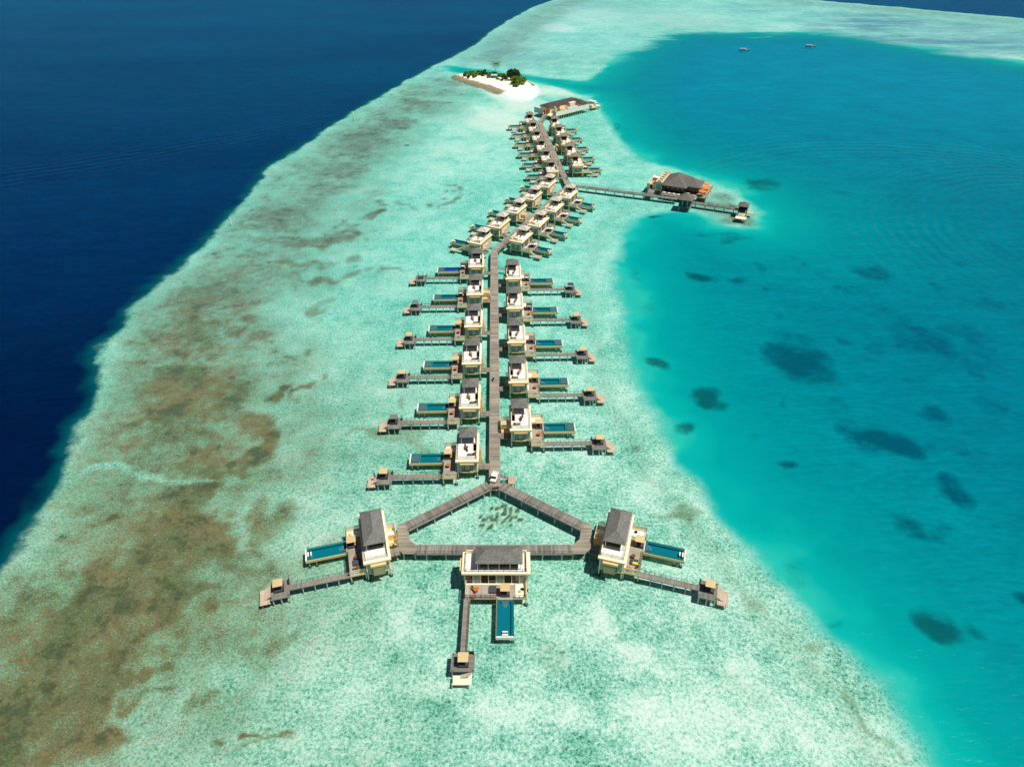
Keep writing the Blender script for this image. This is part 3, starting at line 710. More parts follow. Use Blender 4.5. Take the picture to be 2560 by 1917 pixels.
    MB(sx).slats(ay0+.15,ay1-.15,ax0+.05,1.75,3.3,.22,.17,.04,'y').slats(ax0+.15,-2.65,ay1-.05,1.75,3.3,.22,.15).build('yard_screen', M['slat'], ao)
    if big:
        MB(sx).box(ax0+.15,-2.66,ay0+2.0,ay1-1.5,1.6,2.2).build('bath_floor', M['white'], ao)
        if kind == 'corner': MB(sx).box(ax0+.1,-2.66,ay0+1.7,ay0+1.95,1.6,3.0).build('yard_wall', M['beam'], ao)
        else: MB(sx).box(ax0+.1,-2.9,ay0+1.2,ay0+3.1,3.2,3.35).build('yard_roof', M['tan'], ao)
        for y in (ay0+.2, ay1-.2): MB(sx).cyl(ax0+.25,y,-.9,1.25,.13,8).build('stilt', M['concrete'], t)
    # ---- bathing stair of the villas without a jetty
    if kind == 'slanted':
        st = mb(); 
        for k in range(7): st.box(6.14+k*.33,6.42+k*.33,.25,1.45,1.35-k*.16,1.45-k*.16)
        st.bar((6.14,.25,1.25),(8.3,.25,.25),.06,4); st.bar((6.14,1.45,1.25),(8.3,1.45,.25),.06,4)
        so = st.build('bathing_stair', M['tread'], t)
        MB(sx).bar((6.2,1.5,2.4),(8.3,1.5,1.3),.05,4).bar((6.2,1.5,1.5),(6.2,1.5,2.4),.04,4).bar((8.3,1.5,.4),(8.3,1.5,1.3),.04,4).build('stair_rail', M['dark'], so)
        MB(sx).box(8.35,10.9,-.9,1.35,.3,.46).build('landing', M['tread'], t)
        for x, y in ((8.6,-.6),(10.7,-.6),(10.7,1.1)): MB(sx).cyl(x,y,-.9,.9,.1,8).build('stilt', M['concrete'], t)
    return t

def jetty(kind, side, white=False):
    sx = 1 if side == 'R' else -1
    t = empty('swimming_jetty'); t['category'] = 'jetty'; mb = lambda: MB(sx)
    if kind == 'straight': ya, yb, p0, p1 = -2.0, -.75, -3.8, .4
    else: ya, yb, p0, p1 = .2, 1.4, -1.4, 2.9
    MB(sx).box(6.14,18.4,ya,yb,1.3,1.42).build('jetty_deck', M['jetty'], t)
    for q in (ya-.07, yb): MB(sx).box(6.14,18.4,q,q+.07,1.18,1.46).build('edge_beam', M['grey'], t)
    r_ = mb()
    for y in (yb+.02,):
        r_.bar((7.0,y,2.25),(18.2,y,2.25),.045,4); r_.bar((7.0,y,1.85),(18.2,y,1.85),.03,4)
        x = 7.0
        while x < 18.4: r_.bar((x,y,1.4),(x,y,2.25),.04,4); x += 1.12
        r_.bar((6.2,y-.05,2.6),(7.0,y,2.25),.045,4)
    r_.build('railing', M['dark'], t)
    for k in range(4):
        x = 8.6 + k*2.45
        MB(sx).cyl(x,ya+.15,-.9,1.2,.1,6).build('pile', M['concrete'], t); MB(sx).cyl(x,yb-.15,-.9,1.2,.1,6).build('pile', M['concrete'], t)
    po = MB(sx).box(18.42,22.2,p0,p1,1.3,1.46).build('platform', M['plat'], t)
    for q in (p0-.07, p1): MB(sx).box(18.42,22.2,q,q+.07,1.12,1.48).build('edge_beam', M['grey'], po)
    for x, y in ((18.7,p0+.25),(18.7,p1-.25),(22.0,p0+.25),(22.0,p1-.25)): MB(sx).cyl(x,y,1.46,1.7,.1,6).build('bollard', M['dark'], po)
    MB(sx).box(18.5,18.65,yb+.1,p1-.1,1.46,2.3).build('end_rail', M['dark'], po)
    for x in (18.7,20.3,21.9):
        for y in (p0+.2,p1-.2): MB(sx).cyl(x,y,-.9,1.15,.13,8).build('pile', M['concrete'], t)
    if white:
        MB(sx).box(22.35,24.2,p0+.4,p1-.4,.3,.46).build('landing', M['cream'], t)
        s_ = mb()
        for k in range(6): s_.box(22.28+.0,23.0,p1-1.0-k*.3,p1-.75-k*.3,1.2-k*.14,1.28-k*.14)
        s_.build('stair', M['tread'], t)
    else:
        s_ = mb()
        for k in range(6): s_.box(22.26+k*.22,22.45+k*.22,p0+.9+.0,p1-.3,1.22-k*.15,1.3-k*.15)
        s_.build('stair', M['tread'], t)
        MB(sx).box(22.4,24.6,p0-.1,p1-.6,.28,.42).build('landing', M['tread'], t)
    MB(sx).cyl(24.2,p0+.3,-.9,.7,.1,6).build('pile', M['concrete'], t)
    MB(sx).cyl(24.2,p1-.9,-.9,.7,.1,6).build('pile', M['concrete'], t)
    return t

ORD = ['nearest', 'second-nearest', 'third-nearest', 'fourth-nearest', 'fifth-nearest', 'farthest']
def w2(o, x, y):         # villa-local to world
    (ox, oy), a, s = o; x *= s
    return (ox + x*math.cos(a) - y*math.sin(a), oy + x*math.sin(a) + y*math.cos(a))

VP = {}; JP = {}
def get_villa(kind, side, **k):
    key = (kind, side) + tuple(sorted(k.items()))
    if key not in VP: VP[key] = villa(kind, side, **k)
    return VP[key]
def get_jetty(kind, side, white=False):
    if (kind, side, white) not in JP: JP[(kind, side, white)] = jetty(kind, side, white)
    return JP[(kind, side, white)]
DB = {}
def get_daybed(c, q=None):
    if (c, q) not in DB: DB[(c, q)] = daybed_proto(c, q)
    return DB[(c, q)]
TB = {k: table_proto(k) for k in ('orange', 'brown')}; TBB = table_proto('orange', .6)
CHR = chair_proto(); LNG = lounger_proto()

def furnish(kind, side, org, ang, ref, k, canopy='tan', jettyc='tan', far=False):
    s = 1 if side == 'R' else -1; o = (org, ang, s)
    # roof terrace
    x, y = w2(o, .25, 4.1)
    if kind != 'corner':
        place(TB['orange' if (k % 3) and kind == 'straight' else 'brown'], x, y, ZT, .3*k, 'round timber table on the roof terrace of the ' + ref, 'roof terrace tables')
    if kind == 'straight':
        for q, (dx, dy, r_, nm) in enumerate(((.35,.75,0,'far side'),(-.2,-.8,2.8,'near side'))):
            x, y = w2(o, .25+dx, 4.1+dy); place(CHR, x, y, ZT, r_+ang, f'brown chair, {nm} of the roof table, ' + ref, 'roof terrace chairs')
        x, y = w2(o, -.95 if s > 0 else -.95, 1.9)
        place(LNG, x, y, ZT, ang + (math.pi if s > 0 else 0) + .05, 'brown lounger on the roof terrace of the ' + ref, 'roof terrace loungers')
    elif kind == 'slanted' and not far:
        x, y = w2(o, -.9, 1.6); place(LNG, x, y, ZT, ang + (math.pi if s > 0 else 0), 'brown lounger on the roof terrace of the ' + ref, 'roof terrace loungers')
    # lower deck
    dby = 8.6 if kind == 'corner' else 5.2
    x, y = w2(o, 5.0, dby)
    if canopy: place(get_daybed(canopy, (-1 if s > 0 else 1) if kind != 'slanted' else None), x, y, ZF, ang, f'{dict(tan="tan",grey="grey",none="bare",dark="dark")[canopy]}-canopied daybed beside the pool of the ' + ref, 'poolside daybeds')
    if kind != 'corner':
        x, y = w2(o, 4.9, 1.7 if kind == 'straight' else 2.2)
        place(TBB if kind == 'straight' else TB['brown'], x, y, ZF, 0, 'round ' + ('orange' if kind == 'straight' else 'brown') + ' table on the lower deck of the ' + ref, 'deck tables')
        if kind == 'straight':
            x, y = w2(o, 4.9, -1.2); place(CHR, x, y, ZF, 3.1+ang, 'brown chair behind the front screen of the ' + ref, 'deck chairs')
    if jettyc:
        x, y = w2(o, 20.5, -1.4 if kind == 'straight' else .9)
        cn = dict(tan='tan-canopied', grey='grey-canopied', none='bare-framed', dark='dark-canopied')[jettyc]
        place(get_daybed(jettyc), x, y, 1.46, ang, f'{cn} daybed at the jetty end of the ' + ref, 'jetty daybeds')

# straight boardwalk rows
A1 = R(1.27)
SL = [(-11.06,123.8),(-11.5,144.8),(-11.95,165.75),(-12.4,186.5),(-12.82,207.4),(-13.28,228.4)]
SR = [(2.3,135.6),(1.85,156.4),(1.4,177.2),(.95,198.0),(.5,219.0)]
for k, o in enumerate(SL):
    ref = f'{ORD[k]} villa left of the straight boardwalk'
    v = get_villa('straight', 'L', royal=(k == 5), annex='big' if k == 4 else 'narrow')
    extra = {5: 'royal blue plunge pool, ', 4: 'walled bath yard, '}.get(k, '')
    place(v, o[0], o[1], 0, A1, 'cream two-storey water villa, ' + extra + ref.replace('villa', 'of those'), 'water villas along the straight boardwalk')
    place(get_jetty('straight', 'L'), o[0], o[1], 0, A1, 'narrow plank jetty with stair, from the ' + ref, 'swimming jetties')
    furnish('straight', 'L', o, A1, ref, k, ['tan','tan','tan','tan','grey','dark'][k], ['tan','grey','tan','tan','grey','none'][k])
for k, o in enumerate(SR):
    ref = f'{(ORD[:4]+["farthest"])[k]} villa right of the straight boardwalk'
    v = get_villa('straight', 'R', royal=False, annex='big' if k == 0 else 'narrow')
    place(v, o[0], o[1], 0, A1, 'cream two-storey water villa, ' + ('tan-roofed bath yard, ' if k == 0 else '') + ref.replace('villa', 'of those'), 'water villas along the straight boardwalk')
    place(get_jetty('straight', 'R'), o[0], o[1], 0, A1, 'narrow plank jetty with stair, from the ' + ref, 'swimming jetties')
    furnish('straight', 'R', o, A1, ref, k, ['tan','tan','grey','dark','grey'][k], ['tan','tan','tan','tan','dark'][k])
# slanting middle rows
A2 = R(-25.4)
def from_apex(p, a, side):
    x = -.15 if side == 'R' else .15
    return (p[0] - (x*math.cos(a) - 8.1*math.sin(a)), p[1] - (x*math.sin(a) + 8.1*math.cos(a)))
ML = [(-11.26,256.0),(-3.95,271.3),(3.3,286.7),(10.6,302.0),(17.95,317.3)]
MR = [(4.85,257.6),(12.15,273.0),(19.4,288.5),(26.7,304.0)]
for side, lst in (('L', ML), ('R', MR)):
    for k, p in enumerate(lst):
        o = from_apex(p, A2, side); w_ = 'left' if side == 'L' else 'right'
        ref = f'{(ORD[:len(lst)-1]+["farthest"])[k]} villa {w_} of the slanting boardwalk'
        big = side == 'L' and k == 2
        place(get_villa('slanted', side, roofm='rooflt', annex='big' if big else 'narrow'), o[0], o[1], 0, A2, 'cream water villa with pale shingle roof, ' + ref.replace('villa', 'of those'), 'water villas along the slanting boardwalk')
        furnish('slanted', side, o, A2, ref, k, 'grey', None)
# far rows
A3 = R(3.6)
FL = [(19.6,338.4),(17.75,355.6),(15.9,372.7),(14.0,389.7),(12.3,406.7),(10.57,423.8)]
FR = [(32.3,347.2),(30.55,364.2),(28.7,381.2),(26.85,398.2),(25.07,415.2)]
for side, lst in (('L', FL), ('R', FR)):
    for k, p in enumerate(lst):
        o = from_apex(p, A3, side); w_ = 'left' if side == 'L' else 'right'
        ref = f'{(ORD[:len(lst)-1]+["farthest"])[k]} villa {w_} of the distant boardwalk'
        big = side == 'R' and k == 2
        place(get_villa('slanted', side, roofm='roofbr', annex='big' if big else 'narrow'), o[0], o[1], 0, A3, 'cream water villa with grey-brown roof, ' + ref.replace('villa', 'of those'), 'water villas along the distant boardwalk')
        furnish('slanted', side, o, A3, ref, k, 'grey', None, True)
# the three villas of the front triangle
CV = [('L', (-28.3,93.3), R(15.0), 'front left corner villa'), ('R', (20.95,93.55), R(-16.2), 'front right corner villa'), ('R', (-10.0,92.68), R(-90), 'front centre villa')]
for k, (side, o, a, ref) in enumerate(CV):
    place(get_villa('corner', side), o[0], o[1], 0, a, f'large cream villa with long dark hipped roof, the {ref} of the triangle', 'large villas on the front triangle')
    place(get_jetty('corner', side, k == 2), o[0], o[1], 0, a, f'plank jetty with {"white" if k == 2 else "tan"} bathing landing, from the {ref}', 'swimming jetties')
    furnish('corner', side, o, a, ref, k, 'tan', 'tan')

# ---------------------------------------------------------------- boardwalks
def boardwalk(label, p0, p1, w, m='walk', rails=(), pile_step=4.2, z=1.5, kerb=True, low=False):
    d = Vector((p1[0]-p0[0], p1[1]-p0[1])); L = d.length; a = math.atan2(d.y, d.x) - math.pi/2
    t = empty('boardwalk', p0[0], p0[1], 0, a); tag(t, label, 'boardwalk')
    MB().box(-w/2,w/2,0,L,z-.12,z).build('deck', M[m], t)
    for s in (-1, 1):
        if kerb: MB().box(s*(w/2+.01),s*(w/2+.17),0,L,z-.34,z+.05) .build('kerb', M['grey'], t) if s > 0 else MB().box(-(w/2+.17),-(w/2+.01),0,L,z-.34,z+.05).build('kerb', M['grey'], t)
        if s in rails:
            r = MB(); x = s*(w/2+.09)
            r.bar((x,0,z+.95),(x,L,z+.95),.045,4); r.bar((x,0,z+.5),(x,L,z+.5),.03,4)
            n = max(2, int(L/1.9))
            for k in range(n+1): r.bar((x,L*k/n,z),(x,L*k/n,z+.95),.04,4)
            r.build('railing', M['dark'], t)
    n = max(1, int(L/pile_step))
    for k in range(n):
        for s in (-1, 1): MB().cyl(s*(w/2-.2),(k+.5)*L/n,-2.6 if low else -1.2,z-.15,.14,6).build('pile', M['concrete'], t)
    return t

boardwalk('long straight grey-brown boardwalk between the two near rows of villas', (-4.22,120.5), (-7.02,247.6), 2.5)
boardwalk('slanting grey-brown boardwalk between the middle rows of villas', (-6.9,249.3), (26.9,320.0), 2.4, rails=(1,-1))
boardwalk('distant boardwalk between the far rows of villas', (27.1,322.5), (16.9,427.0), 2.5)
boardwalk('short boardwalk spur leading to the doorway of the fenced plant building', (17.0,428.6), (22.0,449.0), 2.3, rails=(1,))
def junction(label, pts, z=1.5):
    t = empty('boardwalk_junction', 0, 0, 0); tag(t, label, 'boardwalk')
    MB().prism(pts, z-.12, z+.004).build('deck', M['walk'], t)
    n = len(pts); cx = sum(p[0] for p in pts)/n; cy = sum(p[1] for p in pts)/n
    for x, y in pts: MB().cyl(x+(cx-x)*.15, y+(cy-y)*.15, -1.2, z-.15, .14, 6).build('pile', M['concrete'], t)
    return t
junction('bend where the straight and slanting boardwalks meet', [(-8.3,247.5),(-5.7,247.5),(-5.6,248.0),(-6.0,250.2),(-8.2,249.8),(-8.35,248.8)])
junction('bend where the slanting and distant boardwalks meet', [(25.8,319.6),(27.6,318.8),(29.4,321.0),(29.3,323.2),(25.8,322.6)])
junction('bend at the far end of the distant boardwalk', [(15.7,426.6),(18.3,426.6),(18.1,428.0),(16.3,429.6),(15.6,428.4)])
# the triangle in front
junction('apex deck of the front triangle where the white pickup is parked', [(-5.42,117.4),(-2.92,117.4),(-2.92,120.45),(-5.5,120.45)])
def diag(a, b, s, lab): boardwalk(lab, a, b, 2.45, 'walkg', rails=(s,))
diag((-5.45,119.02), (-24.2,105.75), -1, 'left diagonal boardwalk of the front triangle with dark rail')
diag((-2.9,119.02), (16.3,105.75), 1, 'right diagonal boardwalk of the front triangle with dark rail')
boardwalk('front cross boardwalk of the triangle behind the front centre villa', (-20.9,99.25), (13.1,99.25), 2.3, 'walkg', rails=(1,))
LC = [(-23.45,104.65),(-24.95,106.95),(-26.3,106.3),(-25.45,101.6),(-25.3,99.6),(-23.9,98.05),(-20.92,98.05),(-20.92,100.45),(-21.3,100.5),(-23.0,102.2)]
junction('left corner deck of the front triangle beside the front left villa', list(reversed(LC)))
junction('right corner deck of the front triangle beside the front right villa', [(-7.9-x, y) for x, y in LC])
# branch to the restaurant
boardwalk('railed branch boardwalk running from the villas to the restaurant', (29.4,321.4), (76.5,304.4), 2.3, 'walkg', rails=(1,-1), low=True)
boardwalk('railed boardwalk from the square kiosk to the end pavilion', (82.0,300.4), (101.5,292.2), 2.1, 'walkg', rails=(1,-1), low=True)
boardwalk('short wide boardwalk from the branch to the cream side building', (64.5,309.9), (67.2,318.2), 2.6, 'walkg', rails=(-1,), low=True)

# small bathing platforms along the straight boardwalk
def side_platform(name, label, x0, x1, y0, y1, wx, wy, m):
    t = empty(name, 0, 0, 0); tag(t, label, 'landing')
    MB().box(x0,x1,y0,y1,.45,.62).build('landing_deck', M[m], t)
    MB().box(x0,x1,y0-.06,y0,.2,.62).build('edge_beam', M['beam'], t)
    s = MB(); n = 6
    for k in range(n): s.box(wx+(x0-wx)*k/n, wx+(x0-wx)*(k+.8)/n, wy-.5, wy+.5, 1.4-k*.15, 1.48-k*.15)
    s.build('stair', M['jetty'], t)
    for q in (-.52, .52):
        r = MB(); r.bar((wx,wy+q,2.4),(x0,wy+q,1.5),.04,4); r.bar((wx,wy+q,1.9),(x0,wy+q,1.0),.03,4)
        for k in range(3): xx = wx+(x0-wx)*k/2; r.bar((xx,wy+q,1.3-.4*k),(xx,wy+q,2.4-.45*k),.035,4)
        r.build('stair_rail', M['black'], t)
    for x in (x0+.2,x1-.2):
        for y in (y0+.2,y1-.2): MB().cyl(x,y,-1.2,.44,.12,6).build('pile', M['footing'], t)
side_platform('bathing_platform', 'tan square bathing platform with railed stair beside the white pickup', -.95, .75, 120.6, 123.3, -2.75, 122.4, 'tread')
side_platform('bathing_platform', 'small white bathing platform by the farthest villa right of the straight boardwalk', -2.4, -.9, 232.0, 234.0, -5.3, 234.6, 'cream')

# ---------------------------------------------------------------- things on the boardwalks
def pickup(x, y, z, rz):
    t = empty('pickup_truck', x, y, z, rz); tag(t, 'small white pickup buggy parked at the near end of the straight boardwalk', 'buggy')
    b = MB(); b.box(-.68,.68,-1.75,1.65,.32,.62); b.box(-.66,.66,-1.75,-1.05,.62,.86); b.add([(-.64,-1.05,.62),(.64,-1.05,.62),(.64,.25,.62),(-.64,.25,.62),(-.64,-1.05,.88),(.64,-1.05,.88),(.64,.25,.88),(-.64,.25,.88)],[(0,3,2,1),(4,5,6,7),(0,1,5,4),(1,2,6,5),(2,3,7,6),(3,0,4,7)])
    b.build('body', M['white'], t)
    w = MB(); w.add([(-.6,-1.0,.88),(.6,-1.0,.88),(.55,-.72,1.52),(-.55,-.72,1.52),(-.6,-.96,.86),(.6,-.96,.86),(.55,-.68,1.5),(-.55,-.68,1.5)],[(0,1,2,3),(7,6,5,4),(0,4,5,1),(1,5,6,2),(2,6,7,3),(3,7,4,0)])
    w.build('windscreen', M['glass'], t)
    MB().box(-.66,.66,-.8,.5,1.53,1.6).build('roof', M['white'], t)
    for sx in (-1,1):
        MB().bar((sx*.6,.4,.86),(sx*.6,.4,1.53),.04,4).build('roof_post', M['white'], t)
        MB().rbox(sx*.45,-1.77,.22,.05,.6,.72,0).build('headlight', M['steel'], t)
    MB().box(-.55,.55,-.5,.15,.88,1.0).build('seat', M['greyfab'], t)
    MB().box(-.64,.64,.55,1.63,.63,.68).build('cargo_bed', M['white'], t)
    for q in ((-.68,-.6,.55,1.65,.68,1.02),(.6,.68,.55,1.65,.68,1.02),(-.6,.6,1.58,1.65,.68,1.02)): MB().box(*q).build('bed_side', M['white'], t)
    for sx in (-1,1):
        for yy in (-1.2,1.05):
            wh = MB().bar((sx*.56,yy,.28),(sx*.72,yy,.28),.28,12).build('wheel', M['black'], t)
            MB().bar((sx*.725,yy,.28),(sx*.735,yy,.28),.14,10).build('rim', M['steel'], wh)
pickup(-4.3, 121.3, 1.5, R(-13))
t = empty('bench', -3.95, 117.85, 1.5, R(8)); tag(t, 'reddish brown bench at the tip of the triangle apex', 'bench')
MB().box(-.8,.8,-.25,.25,.38,.46).build('seat', M['brown'], t); MB().box(-.8,.8,-.3,-.25,.46,.85).build('backrest', M['brown'], t)
for sx in (-.7,.7): MB().box(sx-.05,sx+.05,-.2,.2,0,.38).build('leg', M['dark'], t)

def bicycle(x, y, z, rz, label, m='black', group=None):
    t = empty('bicycle', x, y, z, rz); tag(t, label, 'bicycle', group)
    for yy in (-.52,.52):
        w = MB(); n = 16
        for k in range(n):
            a0, a1 = 2*math.pi*k/n, 2*math.pi*(k+1)/n
            w.bar((0,yy+.33*math.cos(a0),.34+.33*math.sin(a0)),(0,yy+.33*math.cos(a1),.34+.33*math.sin(a1)),.035,5)
        for k in range(4): w.bar((0,yy+.32*math.cos(k*.785),.34+.32*math.sin(k*.785)),(0,yy-.32*math.cos(k*.785),.34-.32*math.sin(k*.785)),.008,3)
        w.build('wheel', M['black'], t)
    f = MB(); f.bar((0,-.52,.34),(0,-.15,.3),.03,5); f.bar((0,-.15,.3),(0,-.3,.82),.03,5); f.bar((0,-.52,.34),(0,-.27,.7),.02,5); f.bar((0,-.15,.3),(0,.36,.75),.035,5); f.bar((0,-.27,.7),(0,.34,.85),.03,5); f.bar((0,.52,.34),(0,.34,.95),.03,5)
    f.build('frame', M[m], t)
    MB().box(-.09,.09,-.44,-.18,.83,.9).build('saddle', M['black'], t)
    MB().bar((-.28,.3,1.0),(.28,.3,1.0),.025,5).bar((0,.34,.9),(0,.3,1.0),.025,5).build('handlebar', M['black'], t)
    return t
bicycle(-5.45, 162.2, 1.5, R(172), 'dark bicycle ridden towards the camera on the straight boardwalk')
def cyclist(x, y, z, rz):
    """one skinned body in riding pose, clothes and hair as children"""
    J = {'hip':(0,-.28,.95),'belly':(0,-.2,1.12),'chest':(0,-.02,1.34),'neck':(0,.06,1.48),'head':(0,.1,1.62),'top':(0,.1,1.74),
         'shL':(-.19,0,1.38),'elL':(-.27,.14,1.16),'haL':(-.26,.3,1.04),'shR':(.19,0,1.38),'elR':(.27,.14,1.16),'haR':(.26,.3,1.04),
         'kL':(-.12,.1,.86),'aL':(-.11,-.08,.48),'tL':(-.11,.1,.44),'kR':(.12,.06,.66),'aR':(.11,-.16,.24),'tR':(.11,.02,.2)}
    E_ = [('hip','belly'),('belly','chest'),('chest','neck'),('neck','head'),('head','top'),('chest','shL'),('shL','elL'),('elL','haL'),('chest','shR'),('shR','elR'),('elR','haR'),('hip','kL'),('kL','aL'),('aL','tL'),('hip','kR'),('kR','aR'),('aR','tR')]
    RD = dict(hip=.17,belly=.15,chest=.17,neck=.06,head=.105,top=.07,shL=.075,elL=.05,haL=.045,shR=.075,elR=.05,haR=.045,kL=.075,aL=.05,tL=.045,kR=.075,aR=.05,tR=.045)
    names = list(J); me_ = bpy.data.meshes.new('person'); me_.from_pydata([J[n] for n in names], [(names.index(a), names.index(b)) for a, b in E_], [])
    o = bpy.data.objects.new('person', me_); col.objects.link(o)
    md = o.modifiers.new('skin', 'SKIN'); sd_ = me_.skin_vertices[0].data
    for k, n in enumerate(names): sd_[k].radius = (RD[n], RD[n]); sd_[k].use_root = (n == 'hip')
    o.modifiers.new('sub', 'SUBSURF').levels = 1; o.modifiers['sub'].render_levels = 1
    me_.materials.append(M['skin'])
    o.location = (x, y, z); o.rotation_euler = (0, 0, rz)
    tag(o, 'person in white shirt and white cap cycling along the straight boardwalk', 'person')
    s = MB(); s.bar((0,-.26,1.0),(0,-.18,1.14),.19,10,.18); s.bar((0,-.18,1.14),(0,0,1.4),.18,10,.2); s.bar((0,0,1.4),(0,.05,1.47),.2,10,.09)
    for sx in (-1,1): s.bar((sx*.17,0,1.39),(sx*.24,.09,1.24),.1,8,.085)
    s.build('shirt', M['white'], o, True)
    p_ = MB()
    for sx, kn, an in ((-1,'kL','aL'),(1,'kR','aR')): p_.bar((sx*.08,-.27,.95),J[kn],.125,8,.1); p_.bar(J[kn],J[an],.1,8,.07)
    p_.bar((0,-.32,.88),(0,-.26,1.02),.19,10,.19); p_.build('trousers', M['black'], o, True)
    MB().cyl(0,.1,1.68,1.8,.125,10,.09).box(-.08,.08,.2,.34,1.68,1.7).build('cap', M['white'], o)
    h = MB().bar((0,.03,1.54),(0,.06,1.68),.09,8,.11).build('hair', M['black'], o)
cyclist(-5.45, 162.2, 1.5, R(172))
for k, (x, y) in enumerate(((-1.15,285.2),(-.75,286.1),(-.3,287.0))):
    x, y = at(1311+k*2, 571-k*3, 1.6)
    bicycle(x, y, 1.5, R(60+8*k), ['black bicycle nearest the walled bath yard of the slanting rows', 'black bicycle between two others by the slanting boardwalk', 'black bicycle farthest along of three by the slanting boardwalk'][k], group='parked bicycles')
# a few strollers seen as dots on the distant boardwalk
def stroller(x, y, z, rz, label, shirt, legs):
    J = {'hip':(0,0,.92),'chest':(0,.02,1.32),'neck':(0,.02,1.5),'head':(0,.03,1.63),'top':(0,.03,1.73),'shL':(-.19,0,1.4),'elL':(-.25,-.05,1.12),'haL':(-.25,.06,.86),'shR':(.19,0,1.4),'elR':(.25,.03,1.12),'haR':(.25,.16,.9),
         'kL':(-.1,.1,.5),'aL':(-.1,.02,.08),'tL':(-.1,.16,.04),'kR':(.1,-.04,.5),'aR':(.1,-.22,.1),'tR':(.1,-.1,.04)}
    E_ = [('hip','chest'),('chest','neck'),('neck','head'),('head','top'),('chest','shL'),('shL','elL'),('elL','haL'),('chest','shR'),('shR','elR'),('elR','haR'),('hip','kL'),('kL','aL'),('aL','tL'),('hip','kR'),('kR','aR'),('aR','tR')]
    RD = dict(hip=.16,chest=.16,neck=.06,head=.105,top=.07,shL=.075,elL=.05,haL=.045,shR=.075,elR=.05,haR=.045,kL=.075,aL=.05,tL=.04,kR=.075,aR=.05,tR=.04)
    names = list(J); me_ = bpy.data.meshes.new('person'); me_.from_pydata([J[n] for n in names], [(names.index(a), names.index(b)) for a, b in E_], [])
    o = bpy.data.objects.new('person', me_); col.objects.link(o); o.modifiers.new('skin', 'SKIN'); sd_ = me_.skin_vertices[0].data
    for k, n in enumerate(names): sd_[k].radius = (RD[n], RD[n]); sd_[k].use_root = (n == 'hip')
    o.modifiers.new('sub', 'SUBSURF').levels = 1; me_.materials.append(M['skin']); o.location = (x, y, z); o.rotation_euler = (0, 0, rz); tag(o, label, 'person')
    s = MB(); s.bar((0,0,.95),(0,.01,1.4),.18,10,.2); s.bar((0,.01,1.4),(0,.02,1.49),.2,10,.08)
    for sx in (-1,1): s.bar((sx*.17,0,1.4),(sx*.24,-.02,1.18),.1,8,.08)
    s.build('shirt', M[shirt], o, True)
    p_ = MB(); p_.bar((0,0,.86),(0,0,1.0),.185,10,.185)
    for sx, kn, an in ((-1,'kL','aL'),(1,'kR','aR')): p_.bar((sx*.08,0,.9),J[kn],.12,8,.095); p_.bar(J[kn],J[an],.095,8,.075)
    p_.build('trousers', M[legs], o, True); MB().bar((0,-.02,1.6),(0,.01,1.72),.1,8,.1).build('hair', M['black'], o)
x, y = at(1417, 450, 1.6); stroller(x, y, 1.5, R(10), 'person in dark clothes walking near the bend of the distant boardwalk', 'greyfab', 'black')
x, y = at(1395, 410, 1.6); stroller(x, y, 1.5, R(190), 'person in a dark top halfway along the distant boardwalk', 'dark', 'greyfab')
x, y = at(937, 1193, 1.5); stroller(x, y, 1.46, R(100), 'person in blue on the jetty end of the nearest left villa', 'blue', 'blue')

# ---------------------------------------------------------------- furniture of the three front villas
o3 = [((-28.3,93.3), R(15.0), -1), ((20.95,93.55), R(-16.2), 1), ((-10.0,92.68), R(-90), 1)]
def put(k, proto, x, y, z, da, label, group=None):
    X, Y = w2(o3[k], x, y); return place(proto, X, Y, z, o3[k][1] + da, label, group)
put(0, TB['brown'], 4.35, 4.6, ZF, 0, 'round tan table beside the grey pad on the front left villa deck', 'deck tables')
put(0, TB['brown'], 4.2, 1.7, ZF, 0, 'round brown table behind the screen of the front left villa', 'deck tables')
put(0, CHR, 4.9, 1.7, ZF, 1.5, 'brown chair behind the screen of the front left villa', 'deck chairs')
put(0, CHR, 3.6, 1.4, ZF, -1.5, 'brown chair by the wall of the front left villa', 'deck chairs')
put(1, TB['brown'], 4.2, 4.7, ZF, 0, 'round tan table beside the yellow towel on the front right villa deck', 'deck tables')
put(1, TBB, 3.7, 1.0, ZF, 0, 'round orange table behind the screen of the front right villa', 'deck tables')
put(1, CHR, 5.4, 1.1, ZF, -1.5, 'chair nearest the corner of the front right villa deck', 'deck chairs')
put(1, CHR, 5.3, 2.1, ZF, -1.2, 'chair just inside the railing of the front right villa deck', 'deck chairs')
put(2, TBB, 4.4, 2.6, ZF, 0, 'round orange table on the left of the front centre villa deck', 'deck tables')
put(2, CHR, 4.9, 2.4, ZF, -.9, 'brown chair in front of the orange table, front centre villa', 'deck chairs')
put(2, CHR, 4.0, 1.8, ZF, 1.7, 'brown chair left of the orange table, front centre villa', 'deck chairs')
def pad(k, x, y, label, towel=False):
    X, Y = w2(o3[k], x, y); t = empty('floor_pad', X, Y, ZF, o3[k][1]); tag(t, label, 'lounging pad')
    MB().box(-.85,.85,-.75,.75,0,.3).build('base', M['dark'], t); MB().box(-.82,.82,-.72,.72,.3,.42).build('mattress', M['greyfab'], t)
    if towel: MB().box(-.3,.8,-.73,-.1,.42,.46).build('towel', M['yellow'], t)
pad(0, 4.4, 3.4, 'grey lounging pad on the front left villa deck'); pad(1, 4.6, 3.4, 'grey lounging pad with yellow towel on the front right villa deck', True); pad(2, 4.2, 6.0, 'grey lounging pad against the wall bench of the front centre villa')
def pouf(k, x, y, m, label):
    X, Y = w2(o3[k], x, y); o = MB().cyl(0,0,0,.28,.34,12,.36).cyl(0,0,.28,.4,.36,12,.2).build('pouf', M[m]); o.location = (X, Y, 1.745); tag(o, label, 'pouf')
